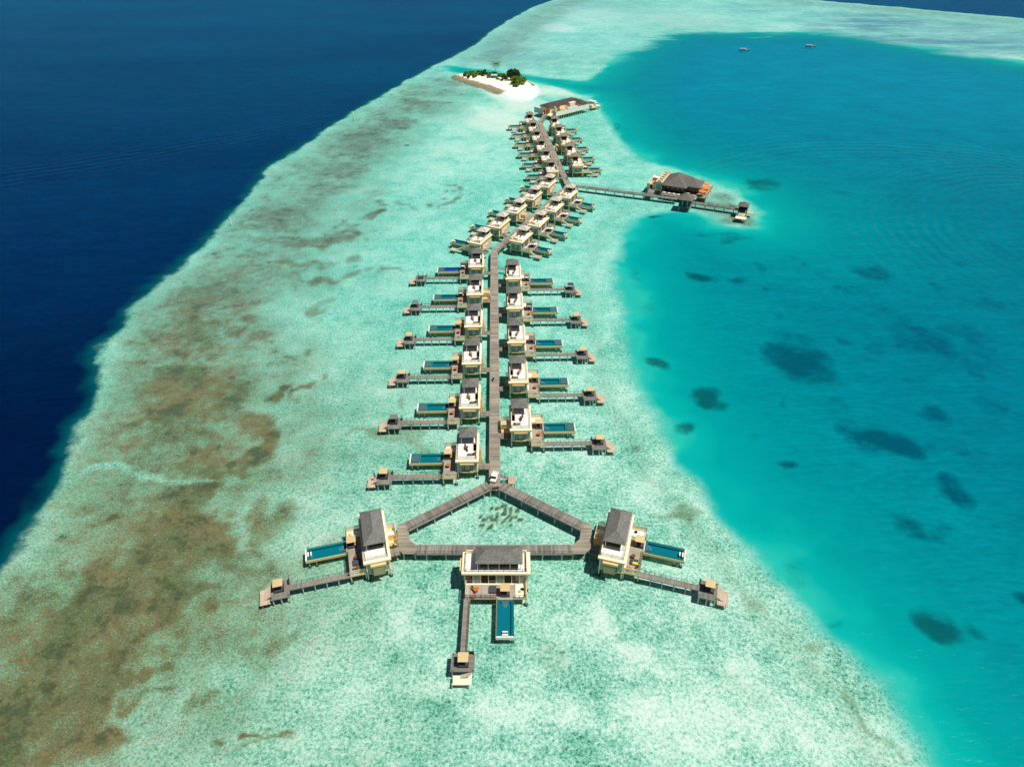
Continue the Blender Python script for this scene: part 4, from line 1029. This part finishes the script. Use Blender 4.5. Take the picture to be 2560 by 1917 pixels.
pouf(0, 5.2, 11.6, 'yellow', 'yellow pouf on the white sun pad of the front left villa'); pouf(1, 3.8, 11.9, 'black', 'black cushion on the white sun pad of the front right villa'); pouf(2, 4.7, 11.7, 'yellow', 'yellow pouf on the white sun pad of the front centre villa'); pouf(2, 4.2, 12.1, 'black', 'black cushion behind the yellow pouf of the front centre villa')
X, Y = w2(o3[0], 3.7, 6.0-.3); 
X, Y = w2(o3[2], 6.2, 2.2); lb = MB(); n = 16
for k in range(n):
    a0, a1 = 2*math.pi*k/n, 2*math.pi*(k+1)/n; lb.bar((.34*math.cos(a0),0,.34*math.sin(a0)),(.34*math.cos(a1),0,.34*math.sin(a1)),.09,6)
lb = lb.build('life_ring', M['red']); lb.location = (X, Y, 2.2); tag(lb, 'red life ring hanging on the deck rail of the front centre villa', 'life ring')
X, Y = w2(o3[0], -3.9, 5.6); ch = place(CHR, X, Y, 1.62, R(30), 'orange-brown chair in the entrance yard of the front left villa', 'deck chairs')
x, y = w2((ML and from_apex(ML[2], A2, 'L'), A2, -1), 9.6, .2)
o = MB().box(-.9,.9,-.45,.45,0,.09).build('towel', M['yellow']); o.location = (x, y, .47); o.rotation_euler = (0,0,A2+.2); tag(o, 'yellow towel on the bathing landing of the third-nearest left slanting villa', 'towel')

# ---------------------------------------------------------------- restaurant
RO, RA = (70.39,312.16), R(-25)
def rl(u, v): return (RO[0]+u*math.cos(RA)-v*math.sin(RA), RO[1]+u*math.sin(RA)+v*math.cos(RA))
t = empty('restaurant', RO[0], RO[1], 0, RA); tag(t, 'large dark-timber restaurant with two joined grey shingle hipped roofs', 'restaurant')
MB().box(.3,16.6,-2.6,16.5,1.4,1.6).build('deck', M['decky'], t)
MB().box(16.62,20.6,1.6,17.2,1.4,1.6).build('deck', M['decky'], t)
MB().box(.3,16.6,-2.7,-2.6,1.0,1.62).build('deck_beam', M['grey'], t); MB().box(16.62,20.6,1.5,1.6,1.0,1.62).build('deck_beam', M['beam'], t); MB().box(20.6,20.7,1.6,17.2,1.0,1.62).build('deck_beam', M['beam'], t)
MB().hip(-.5,11.2,-.1,16.4,4.9,8.5,(5.2,6.0),(5.0,10.8),.25).build('roof', M['roofrest'], t)
MB().hip(5.5,16.9,3.4,13.6,4.75,7.7,(6.2,8.6),(12.0,8.5),.25).build('roof', M['roofrest'], t)
MB().box(.9,10.2,14.9,15.1,1.6,4.9).build('wall', M['interior'], t); MB().box(.9,1.1,1.6,14.9,1.6,4.9).build('wall', M['interior'], t); MB().box(10.4,15.9,12.3,12.5,1.6,4.75).build('wall', M['interior'], t)
MB().box(1.2,10.0,2.3,2.4,1.6,4.7).build('glass_front', M['glass'], t); MB().box(10.6,15.9,5.3,5.4,1.6,4.6).build('glass_front', M['glass'], t); MB().box(15.9,16.0,5.5,12.2,1.6,4.6).build('glass_side', M['glass'], t)
for u in (.3,3.0,5.6,8.2,10.5): MB().box(u-.12,u+.12,1.2,1.44,1.6,4.9).build('post', M['greydk'], t)
for u in (12.6,14.5,16.1): MB().box(u-.1,u+.1,4.4,4.6,1.6,4.75).build('post', M['brown'], t)
for u in (.6,5.5,10.5,15.8):
    for v in (-2.3,4,10,16): MB().cyl(u,v,-2.8,1.4,.16,6).build('pile', M['concrete'], t)
for v in (2,9,16.8): MB().cyl(20.2,v,-2.8,1.4,.16,6).build('pile', M['concrete'], t)
for q in (((.4,-2.5),(10.5,-2.5)),((20.5,1.8),(20.5,17.0)),((16.8,1.7),(20.5,1.7))):
    r = MB(); a, b = Vector(q[0]), Vector(q[1]); n = int((b-a).length/1.4)
    r.bar((*a,2.5),(*b,2.5),.04,4); r.bar((*a,2.1),(*b,2.1),.03,4)
    for k in range(n+1): p_ = a+(b-a)*k/n; r.bar((*p_,1.6),(*p_,2.5),.035,4)
    r.build('railing', M['greydk'], t)
def umbrella(u, v, label):
    x, y = rl(u, v); t = empty('parasol', x, y, 1.6); tag(t, label, 'parasol', 'orange parasols on the restaurant terrace')
    c = MB(); n = 8; P_ = [(1.75*math.cos(2*math.pi*k/n),1.75*math.sin(2*math.pi*k/n),2.25) for k in range(n)] + [(0,0,2.85)] + [(1.7*math.cos(2*math.pi*k/n),1.7*math.sin(2*math.pi*k/n),2.2) for k in range(n)] + [(0,0,2.78)]
    c.add(P_, [(k,(k+1)%n,n) for k in range(n)] + [(n+1+(k+1)%n,n+1+k,2*n+1) for k in range(n)] + [(k,n+1+k,n+1+(k+1)%n,(k+1)%n) for k in range(n)]); c.build('canopy', M['umber'], t)
    MB().cyl(0,0,0,2.8,.04,6).build('pole', M['steel'], t); MB().cyl(0,0,0,.12,.35,10).build('base', M['black'], t)
for v, n_ in ((3.2,'nearest the railing corner'),(8.0,'in the middle'),(13.4,'farthest back')): umbrella(18.2, v, f'orange parasol {n_} of the restaurant side terrace')
DT = empty('dining_table'); DT['category'] = 'table'
MB().box(-.55,.55,-.55,.55,.7,.76).build('tablecloth', M['white'], DT); MB().cyl(0,0,0,.7,.08,8).build('pedestal', M['dark'], DT)
DC = empty('dining_chair'); DC['category'] = 'chair'
MB().box(-.24,.24,-.24,.24,.38,.46).build('seat', M['slat'], DC); MB().box(-.24,.24,.2,.25,.46,.92).build('backrest', M['slat'], DC)
spots = [((1.6,-1.2),'at the left end of the front row'),((3.9,-1.3),'second from the left in the front row'),((6.1,-1.2),'third from the left in the front row'),((8.3,-1.1),'fourth from the left in the front row'),((11.9,2.0),'alone in front of the second roof')]
for (u, v), n_ in spots:
    x, y = rl(u, v); place(DT, x, y, 1.6, RA, f'white dining table {n_} on the restaurant deck', 'restaurant dining tables')
    for du, dv, a in ((.85,0,-1.57),(-.85,0,1.57)):
        x, y = rl(u+du, v+dv); place(DC, x, y, 1.6, RA+a, 'white chair at a dining table on the restaurant front deck', 'restaurant dining chairs')
for v in (5.6, 10.8):
    x, y = rl(18.4, v); place(LNG, x, y, 1.6, RA+.2, 'dark lounger between two orange parasols' if v < 8 else 'dark lounger farther back between the rear orange parasols', 'terrace loungers')
# flat-roofed cream service wing and its yard
t = empty('side_building', RO[0], RO[1], 0, RA); tag(t, 'flat-roofed cream building with rooftop units beside the restaurant', 'building')
MB().box(-3.9,-.62,2.2,18.2,1.5,4.9).build('wall', M['cream'], t); MB().box(-4.0,-.55,2.1,18.3,4.9,5.05).build('roof', M['tan'], t)
for q in ((-4.0,-3.8,2.1,18.3),(-.75,-.55,2.1,18.3),(-3.8,-.75,2.1,2.3),(-3.8,-.75,18.1,18.3)): MB().box(*q,5.05,5.5).build('parapet', M['rail'], t)
MB().box(-3.4,-1.1,2.12,2.19,1.8,4.4).build('window', M['curtain'], t); MB().box(-4.0,-.6,1.9,2.1,1.3,1.7).build('floor_beam', M['beam'], t)
for v in (3.6,6.5,9.6,12.8,15.8):
    MB().box(-3.0,-1.6,v,v+1.3,5.1,5.9).build('roof_unit', M['greyroof'], t)
for u in (-3.6,-1.0):
    for v in (2.6,10,17.6): MB().cyl(u,v,-1.5,1.4,.16,6).build('pile', M['concrete'], t)
t = empty('walled_yard', RO[0], RO[1], 0, RA); tag(t, 'walled cream yard with white awning on the left of the restaurant', 'yard')
MB().box(-7.9,-4.05,2.9,15.2,1.3,1.55).build('floor', M['tan'], t)
for q in ((-8.0,-7.85,2.8,15.3),(-7.85,-4.1,15.15,15.3),(-7.85,-6.4,2.8,2.95),(-5.3,-4.1,2.8,2.95)): MB().box(*q,1.5,3.9).build('wall', M['cream'], t)
MB().box(-6.4,-5.3,2.85,2.92,1.55,3.5).build('doorway', M['interior'], t)
MB().box(-7.8,-4.2,12.4,15.0,3.5,3.62).build('awning', M['white'], t); MB().box(-5.9,-4.2,7.0,11.5,1.56,2.8).build('cabin', M['greydk'], t)
MB().box(-6.9,-6.2,8.8,10.4,1.56,2.7).build('tank', M['greyroof'], t)
for u in (-7.6,-4.5):
    for v in (3.2,9,14.8): MB().cyl(u,v,-1.5,1.3,.15,6).build('pile', M['concrete'], t)
# square kiosk and end pavilion on the branch
def pavilion(name, label, x, y, rz, w, zr, za, glassed):
    t = empty(name, x, y, 0, rz); tag(t, label, 'pavilion'); h = w/2
    MB().box(-h*.86,h*.86,-h*.86,h*.86,1.35,1.55).build('deck', M['plat'], t)
    MB().hip(-h,h,-h,h,zr,za,(0,-.05),(0,.05),.2).build('roof', M['roofrest'], t)
    for sx in (-1,1):
        for sy in (-1,1):
            MB().box(sx*h*.76-.1,sx*h*.76+.1,sy*h*.76-.1,sy*h*.76+.1,1.55,zr).build('post', M['brown'], t)
            MB().cyl(sx*h*.7,sy*h*.7,-3,1.35,.15,6).build('pile', M['concrete'], t)
    if glassed:
        MB().box(-h*.7,h*.7,h*.6,h*.66,1.55,zr).build('wall', M['interior'], t)
        for q in ((-h*.7,-h*.45),(-h*.2,h*.2),(h*.45,h*.7)): MB().box(q[0],q[1],-h*.66,-h*.6,1.55,zr-.2).build('window', M['glass'], t)
        for q in ((-h*.43,-h*.25),(h*.25,h*.43)): MB().box(q[0],q[1],-h*.68,-h*.62,1.55,zr-.2).build('curtain', M['curtain'], t)
        MB().box(h*.62,h*.68,-h*.6,h*.6,1.55,zr).build('side_wall', M['brown'], t)
    return t
pavilion('kiosk', 'square kiosk with grey pyramid roof where the branch boardwalk meets the restaurant', 78.6, 297.2, R(-22), 6.6, 4.5, 7.0, True)
t = pavilion('end_pavilion', 'small pavilion with pyramid roof at the seaward end of the branch boardwalk', 102.6, 289.9, R(-22), 4.6, 4.1, 5.9, False)
MB().box(-1.9,1.9,1.5,1.6,1.55,3.9).build('back_wall', M['interior'], t)
MB().box(-1.5,1.5,-5.2,-2.02,1.0,1.15).build('stair', M['tread'], t)
MB().box(-2.2,2.4,-8.2,-5.25,.75,.95).build('landing', M['cream'], t)
for u in (-2.0,-.8,.4,1.6,2.2): MB().cyl(u,-8.1,-3,.95,.13,6).build('fender_pile', M['footing'], t)
for u in (-2.0,2.2): MB().cyl(u,-5.6,-3,1.5,.1,6).build('mooring_post', M['white'], t)
MB().box(2.02,4.4,-.6,1.4,.95,1.1).build('boat_step', M['tan'], t)

# ---------------------------------------------------------------- fenced plant building at the end of the boardwalk
SO, SA = (27.4,440.6), math.atan2(19.2, 22.5)
t = empty('plant_building', SO[0], SO[1], 0, SA); tag(t, 'low fenced plant building with dark L-shaped roof and tanks on piles', 'building')
MB().box(-3,29.6,.1,16.8,1.3,1.55).build('deck', M['tan'], t)
MB().hip(.6,29.4,7.6,16.4,4.7,6.7,(5.0,12.0),(25.0,12.0),.2).build('roof', M['roofblack'], t)
MB().hip(22.6,29.5,.3,12.0,4.66,6.5,(26.0,4.0),(26.0,10.6),.2).build('roof', M['roofblack'], t)
MB().box(1.2,28.8,8.2,15.8,1.55,4.7).build('wall', M['cream'], t); MB().box(23.2,28.8,.9,8.15,1.55,4.66).build('wall', M['cream'], t)
fe = MB().box(0,29.6,0,.08,1.4,1.6).box(0,29.6,0,.08,4.1,4.25)
for k in range(16): fe.box(k*29.5/15-.05,k*29.5/15+.05,-.02,.1,1.4,4.3)
fo = fe.build('fence', M['rail'], t)
for k in range(15): MB().box(k*29.5/15+.06,(k+1)*29.5/15-.06,.02,.06,1.6,4.1).build('fence_panel', M['white'], fo)
fe = MB().box(-3,-2.92,8.8,17,1.4,1.6).box(-3,-2.92,8.8,17,4.3,4.45)
for k in range(5): fe.box(-3.02,-2.9,8.8+k*2.03-.05,8.8+k*2.03+.05,1.4,4.45)
fo = fe.build('fence', M['steel'], t)
for k in range(4): MB().box(-2.98,-2.94,8.86+k*2.03,8.78+(k+1)*2.03,1.6,4.3).build('fence_panel', M['glassgr'], fo)
fo = MB().box(-.06,.02,.1,3.0,1.4,4.25).build('fence', M['glassgr'], t)
g = MB(); g.box(-2.4,-2.2,7.0,7.2,1.55,4.6); g.box(-2.4,-2.2,8.5,8.7,1.55,4.6); g.box(-2.4,-2.2,7.2,8.5,4.4,4.6); gd = g.build('door_frame', M['beam'], t)
MB().box(-2.1,-2.04,7.2,8.5,1.55,4.4).build('door', M['brown'], gd)
MB().box(-2.2,1.1,7.0,7.15,1.55,4.4).build('wall', M['brown'], t)
MB().box(-1.9,.9,3.1,6.6,1.56,1.75).build('loading_floor', M['white'], t)
b = MB().bar((5.6,3.4,3.3),(10.2,3.4,3.3),1.7,20); b.build('tank', M['tan'], t); b = MB().bar((8.6,6.2,3.6),(12.6,6.2,3.6),1.3,16); b.build('tank', M['tan'], t)
MB().cyl(12.5,4.6,1.55,4.6,1.3,16).build('tank', M['tan'], t); MB().box(4.2,5.4,5.6,6.9,1.55,5.2).build('cabinet', M['greyroof'], t); MB().box(4.9,6.0,6.4,7.2,1.55,5.0).build('cabinet', M['white'], t)
MB().box(18.0,23.0,6.0,7.9,3.4,5.4).build('vent_house', M['cream'], t)
for x, y in ((15.2,3.0),(19.6,3.4)): MB().cyl(x,y,3.6,4.3,2.3,14,.1).cyl(x,y,1.55,3.6,.07,6).build('parasol', M['greyroof'], t)
for x in (13.5,14.6,15.7): MB().cyl(x,8.4,6.2,9.2,.06,5).build('mast', M['steel'], t)
for k in range(15): MB().cyl(1+k*2,.3,-1.6,1.3,.15,6).build('pile', M['concrete'], t)
for k in range(5): MB().cyl(-2.8,1+k*3.8,-1.6,1.3,.15,6).build('pile', M['concrete'], t)

# ---------------------------------------------------------------- boats and buoys
def hull(L, W, H, m, parent, name='hull'):
    n = 14; P_ = []; 
    for k in range(n+1):
        s = k/n; w = W/2*(1-max(0,(s-.6)/.4)**2.2)*(.88+.12*min(1,s*4)); x = -L/2+L*s; up = .35*max(0,s-.55)
        P_ += [(x,-w,H+up),(x,-w*.78,.05),(x,-w*.1,-.25),(x,w*.1,-.25),(x,w*.78,.05),(x,w,H+up)]
    F = [(6*k+i,6*k+i+1,6*k+7+i,6*k+6+i) for k in range(n) for i in range(5)]; F += [(6*k+5,6*k,6*k+6,6*k+11) for k in range(n)]; F += [(0,5,4,3,2,1),tuple(6*n+i for i in range(6))]
    b = MB(); b.add(P_, F); return b.build(name, M[m], parent)
def barge(x, y, rz, label):
    t = empty('boat', x, y, 0, rz); tag(t, label, 'boat', 'wooden boats moored in the lagoon'); L = 15.; t.scale = (.58,.58,.58)
    hull(L, 3.6, .8, 'dark', t); MB().box(-6.9,4.6,-1.5,1.5,.95,1.05).build('deck', M['tan'], t)
    MB().box(-6.8,2.6,-1.45,1.45,2.5,2.62).build('awning', M['greyroof'], t)
    for xx in (-6.6,-2.2,2.4):
        for yy in (-1.35,1.35): MB().bar((xx,yy,1.05),(xx,yy,2.5),.05,4).build('awning_post', M['white'], t)
    MB().box(-7.0,-4.6,-1.3,1.3,1.06,2.45).build('cabin', M['white'], t); MB().box(6.2,7.2,-.25,.25,1.1,2.3).build('prow', M['white'], t)
barge(*at(1860.8,126.5), R(-12), 'left of the two dark wooden boats moored in the lagoon, white cabin'); barge(*at(2026.5,117.5), R(-14), 'right of the two dark wooden boats moored in the lagoon')
t = empty('speedboat', 53.6, 468.6, 0, R(-38)); tag(t, 'white motor yacht moored behind the plant building', 'boat')
hull(10.5, 3.4, 1.3, 'white', t); MB().box(-3.8,2.2,-1.2,1.2,1.4,2.7).build('cabin', M['white'], t); MB().box(-3.9,1.4,-1.3,1.3,3.5,3.62).build('flybridge_roof', M['white'], t); MB().box(-1.5,2.28,-1.0,1.0,1.9,2.5).build('window', M['glass'], t)
for xx in (-3.6,1.2):
    for yy in (-1.1,1.1): MB().bar((xx,yy,2.7),(xx,yy,3.5),.05,4).build('post', M['white'], t)
t = empty('mooring_pontoon', 51.6, 464.6, 0, SA); tag(t, 'tan mooring pontoon beside the white yacht', 'pontoon')
MB().box(-1.5,4.5,-2,1.2,.5,.9).build('deck', M['tan'], t); MB().box(-1.2,1.0,-1.6,.6,.9,2.4).build('cabinet', M['cream'], t)
for x, y, n_ in ((*at(885,294),'far'),(*at(578,559),'near')):
    t = empty('marker_buoy', x, y, 0); tag(t, f'{"farther" if n_=="far" else "nearer"} white marker post standing at the reef edge', 'marker post', 'white reef marker posts')
    MB().cyl(0,0,-1,2.2,.28,8).build('post', M['white'], t); MB().cyl(0,0,2.2,2.9,.34,8,.1).build('top_mark', M['white'], t)

# ---------------------------------------------------------------- sand island
IS = [(-43,553),(-38,543),(-28,532),(-17,516),(-7,505),(-1,493),(5,489),(10,491),(14,500),(16.5,515),(16,527),(11,541),(3,553),(-8,561),(-22,567),(-36,566),(-43,560)]
xs = np.arange(-54, 32, .8); yy_ = np.arange(478, 578, .8); gx, gy = np.meshgrid(xs, yy_); Q = np.stack([gx.ravel(), gy.ravel()], 1)
sdv = segd(Q, IS)
rng = np.random.RandomState(3)
def lined(Q, pts):
    d = np.full(len(Q), 1e9)
    for a, b in zip(pts[:-1], pts[1:]):
        a = np.array(a); b = np.array(b); e = b-a; w = Q-a; tt = np.clip((w@e)/(e@e), 0, 1); d = np.minimum(d, np.hypot(*(w-tt[:,None]*e).T))
    return d
rock = np.clip(1 - lined(Q, [(-45,556),(-38,543),(-27,531),(-17,519),(-9,508)])/7, 0, 1)
rock = np.maximum(rock, np.clip(1 - lined(Q, [(12,540),(15.5,530),(15,526)])/2.5, 0, 1))
zz = np.clip(np.where(sdv > 0, sdv*.11, sdv*.30), -1.2, 1.3) + (vnoise(Q, 3, 1)-.5)*.25*np.clip(sdv/3, 0, 1) + rock*np.clip(sdv*.3, 0, 1)*(vnoise(Q, 1.3, 2))*.9
keep = sdv > -4.5
nxg = len(xs); idm = np.arange(len(Q)).reshape(gx.shape); kq = keep.reshape(gx.shape)
ok = kq[:-1,:-1] & kq[1:,:-1] & kq[:-1,1:] & kq[1:,1:]
fc = np.stack([idm[:-1,:-1][ok], idm[:-1,1:][ok], idm[1:,1:][ok], idm[1:,:-1][ok]], 1)
used = np.unique(fc); rm = np.full(len(Q), -1); rm[used] = np.arange(len(used))
im = bpy.data.meshes.new('island'); im.from_pydata(np.column_stack([Q[used], zz[used]]).tolist(), [], rm[fc].tolist()); im.update()
at_ = im.attributes.new('rock', 'FLOAT', 'POINT'); at_.data.foreach_set('value', rock[used].astype(np.float32))
for p in im.polygons: p.use_smooth = True
isl = bpy.data.objects.new('island', im); col.objects.link(isl); isl['kind'] = 'structure'
m, tt, b = new_mat('island_sand'); pos = tt.node('ShaderNodeNewGeometry').outputs['Position']; spz = tt.node('ShaderNodeSeparateXYZ'); tt.put(spz.inputs[0], pos)
n = tt.noise(pos, .5, 4, .7); n2 = tt.noise(pos, 1.6, 3, .6); rk = tt.attr('rock')
c = tt.mix(tt.step(n, .56, .72), lin(250,240,222), lin(206,178,148))
c = tt.mix(tt.step(spz.outputs[1], 512, 524), lin(252,246,236), c)
rf = tt.step(tt.math('ADD', rk, tt.math('MULTIPLY', tt.math('SUBTRACT', tt.noise(pos, .7, 5, .75), .5), 1.9)), .2, .6)
c = tt.mix(tt.math('MULTIPLY', rf, .9), c, tt.mix(tt.step(n2, .4, .62), lin(84,76,56), lin(160,142,104)))
tt.put(b.inputs['Base Color'], c); b.inputs['Roughness'].default_value = 1; b.inputs['Specular IOR Level'].default_value = 0
im.materials.append(m)

def foliage(parent, rx, ry, h, n, size, m, z0=.2, seed=1, lobes=7):
    rs = random.Random(seed); b = MB(); cs = []
    for k in range(lobes):
        a = rs.random()*6.28; r = rs.random()**.5*.8
        cs.append((rx*r*math.cos(a), ry*r*math.sin(a), z0+h*(.3+.5*rs.random()*(1-.5*r)), .2+.24*rs.random()))
    for k in range(n):
        cx, cy, cz, q = rs.choice(cs); u = rs.gauss(0,1); v = rs.gauss(0,1); w = rs.gauss(0,1); l = max(.3,(u*u+v*v+w*w)**.5); rr = q*(.6+.4*rs.random())
        x = cx+u/l*rx*rr; y = cy+v/l*ry*rr; z = max(.1, cz+w/l*h*rr*.8)
        s = size*(.6+.8*rs.random()); d1 = Vector((rs.gauss(0,1),rs.gauss(0,1),rs.gauss(0,.6))).normalized(); d2 = d1.cross(Vector((rs.gauss(0,1),rs.gauss(0,1),rs.gauss(0,1)))).normalized()
        c0 = Vector((x,y,z)); b.add([c0-d1*s-d2*s*.1, c0+d2*s*.5, c0+d1*s, c0-d2*s*.5], [(0,1,2,3)])
    return b.build('crown', m, parent)
PL = [(170,432,75,95,'leaf'),(330,425,130,110,'leaf'),(535,405,110,110,'leafdk'),(405,490,90,75,'leaf'),(250,440,110,80,'leaf'),(690,455,100,135,'leafdk'),(800,510,95,95,'leaf'),(610,430,120,85,'leaf'),(770,430,90,75,'leafdk'),(890,425,130,80,'leaf'),(1090,470,150,80,'leaf'),
      (1190,480,130,75,'leaf'),(1240,545,110,95,'leafdk'),(1390,585,130,270,'leafdk'),(1490,575,120,250,'leafdk'),(1585,545,110,220,'leafdk'),(1420,470,120,150,'leafdk'),(1560,690,220,160,'leaf'),(1700,670,190,160,'leaf'),(1560,755,130,80,'leaf'),(1640,560,150,110,'leaf'),(230,500,60,50,'leafdk'),(1055,560,70,45,'leaf'),(1160,590,70,40,'leaf'),(1760,600,100,90,'leafdk'),(450,430,110,80,'leaf'),(1000,440,120,75,'leafdk'),(1310,540,120,110,'leaf'),(130,450,70,60,'leafdk'),(1620,640,160,130,'leaf'),(1480,650,130,110,'leaf')]
KIND = {'leaf':'bright green shrub','leafdk':'dark green shrub'}
for k, (px, py, w_, h_, m) in enumerate(PL):
    X, Y = at(1150+px/11.06, 150+py/11.06, 1.0); r = w_/37/2*1.7; h = h_/34*1.15; tall = h > 4.5
    t = empty('tree' if tall else 'shrub', X, Y, .9, k)
    side = 'at the west end' if px < 300 else 'left of the hut' if px < 820 else 'behind the green hut' if px < 1000 else 'right of the hut' if px < 1300 else 'in the tall clump' if px < 1640 and tall else 'at the east end'
    tag(t, (('tall dark tree ' if tall else KIND[m]+' ') + side + ' of the sand island' if 'hut' not in side else ('tall dark tree ' if tall else KIND[m]+' ') + side + ' on the sand island'), 'tree' if tall else 'shrub', 'trees and shrubs on the sand island')
    foliage(t, r, r*.9, h, 1500 if tall else 1000, .42 if tall else .36, M[m], .2 if not tall else .8, k+10, 13 if tall else 9)
    MB().bar((0,0,-.8),(.1,0,h*.5),.16 if tall else .08,6,.08).bar((.1,0,h*.3),(r*.4,.2,h*.6),.07,5,.03).bar((.05,0,h*.25),(-r*.4,-.2,h*.55),.07,5,.03).build('trunk', M['bark'], t)
X, Y = at(1150+980/11.06, 150+385/11.06, 1.0)
t = empty('palm_tree', X, Y, .9); tag(t, 'tall coconut palm standing above the shrubs of the sand island', 'palm tree')
tk = MB(); pts = [(.0,0,-.5),(.15,0,2),(.4,.1,4),(.55,.1,7.4)]
for a, b_ in zip(pts[:-1], pts[1:]): tk.bar(a, b_, .2, 8, .17)
tk.build('trunk', M['bark'], t)
fr = random.Random(5)
for k in range(17):
    a = k*2.4; el = .9-1.5*(k/17); L = 4.0+.8*fr.random(); b = MB(); P_ = []; px_, pz = 0, 0; e = el; seg = 7; sp_ = []
    for s in range(seg+1):
        sp_.append((px_, pz)); px_ += L/seg*math.cos(e); pz += L/seg*math.sin(e); e -= .26
    for s in range(seg):
        for sd_ in (-1, 1):
            for q in (0, .5):
                x0 = sp_[s][0]*(1-q)+sp_[s+1][0]*q; z0 = sp_[s][1]*(1-q)+sp_[s+1][1]*q; wd = 1.15*math.sin(math.pi*min(1,(s+q+.8)/(seg+.8)))+.1
                vs = [(x0,0,z0),(x0+.22,0,z0),(x0+.45,sd_*wd,z0-.28),(x0+.3,sd_*wd,z0-.3)]
                vs = [(.55+x*math.cos(a)-y*math.sin(a), .1+x*math.sin(a)+y*math.cos(a), 7.4+z) for x, y, z in vs]; b.add(vs, [(0,1,2,3)])
    b.build('frond', M['palm'], t)
X, Y = at(1150+945/11.06, 150+515/11.06, 1.0)
t = empty('hut', X, Y, 1.0, R(-8)); tag(t, 'small green hut with pale metal roof on the sand island', 'hut')
MB().box(-2.2,2.2,-1,1.2,0,2.1).build('wall', M['hutgreen'], t); rf_ = MB(); rf_.add([(-2.4,-1.2,2.1),(2.4,-1.2,2.1),(2.4,1.4,2.6),(-2.4,1.4,2.6),(-2.4,-1.2,2.2),(2.4,-1.2,2.2),(2.4,1.4,2.7),(-2.4,1.4,2.7)],[(0,3,2,1),(4,5,6,7),(0,1,5,4),(1,2,6,5),(2,3,7,6),(3,0,4,7)]); rf_.build('roof', M['greyroof'], t)
MB().box(-1.6,-.7,-1.04,-1.0,.1,1.8).build('door', M['glass'], t)

# ---------------------------------------------------------------- camera, sun, sky
cd = bpy.data.cameras.new('camera'); cam = bpy.data.objects.new('camera', cd); col.objects.link(cam)
cd.sensor_width = 36; cd.lens = FPX / 2560 * 36; cd.clip_start = 1; cd.clip_end = 60000
cam.location = (0, 0, CAM_H); cam.rotation_euler = (math.pi/2 - PITCH, 0, 0)
sc.camera = cam
SX, SY, SZ = .42, -.16, 1.0
elev = math.atan2(SZ, math.hypot(SX, SY)); az = math.atan2(SX, SY)
sd = bpy.data.lights.new('sun', 'SUN'); sd.energy = 4.6; sd.angle = R(.5); sd.color = (1, .96, .88)
sun = bpy.data.objects.new('sun', sd); col.objects.link(sun)
sun.rotation_euler = Vector((-SX, -SY, -SZ)).to_track_quat('-Z', 'Y').to_euler()
w = bpy.data.worlds.new('World'); sc.world = w; w.use_nodes = True
wt = w.node_tree; sky = wt.nodes.new('ShaderNodeTexSky'); sky.sky_type = 'NISHITA'; sky.sun_disc = False
sky.sun_elevation = elev; sky.sun_rotation = az; sky.air_density = 1.2; sky.dust_density = .4
bg = wt.nodes['Background']; bg.inputs[1].default_value = .04
wt.links.new(sky.outputs[0], bg.inputs[0])
vs = sc.view_settings; vs.view_transform = 'Standard'; vs.look = 'None'; vs.gamma = 1; vs.exposure = 0; vs.use_curve_mapping = False
sc.cycles.max_bounces = 8; sc.cycles.transparent_max_bounces = 12; sc.cycles.caustics_reflective = False; sc.cycles.caustics_refractive = False
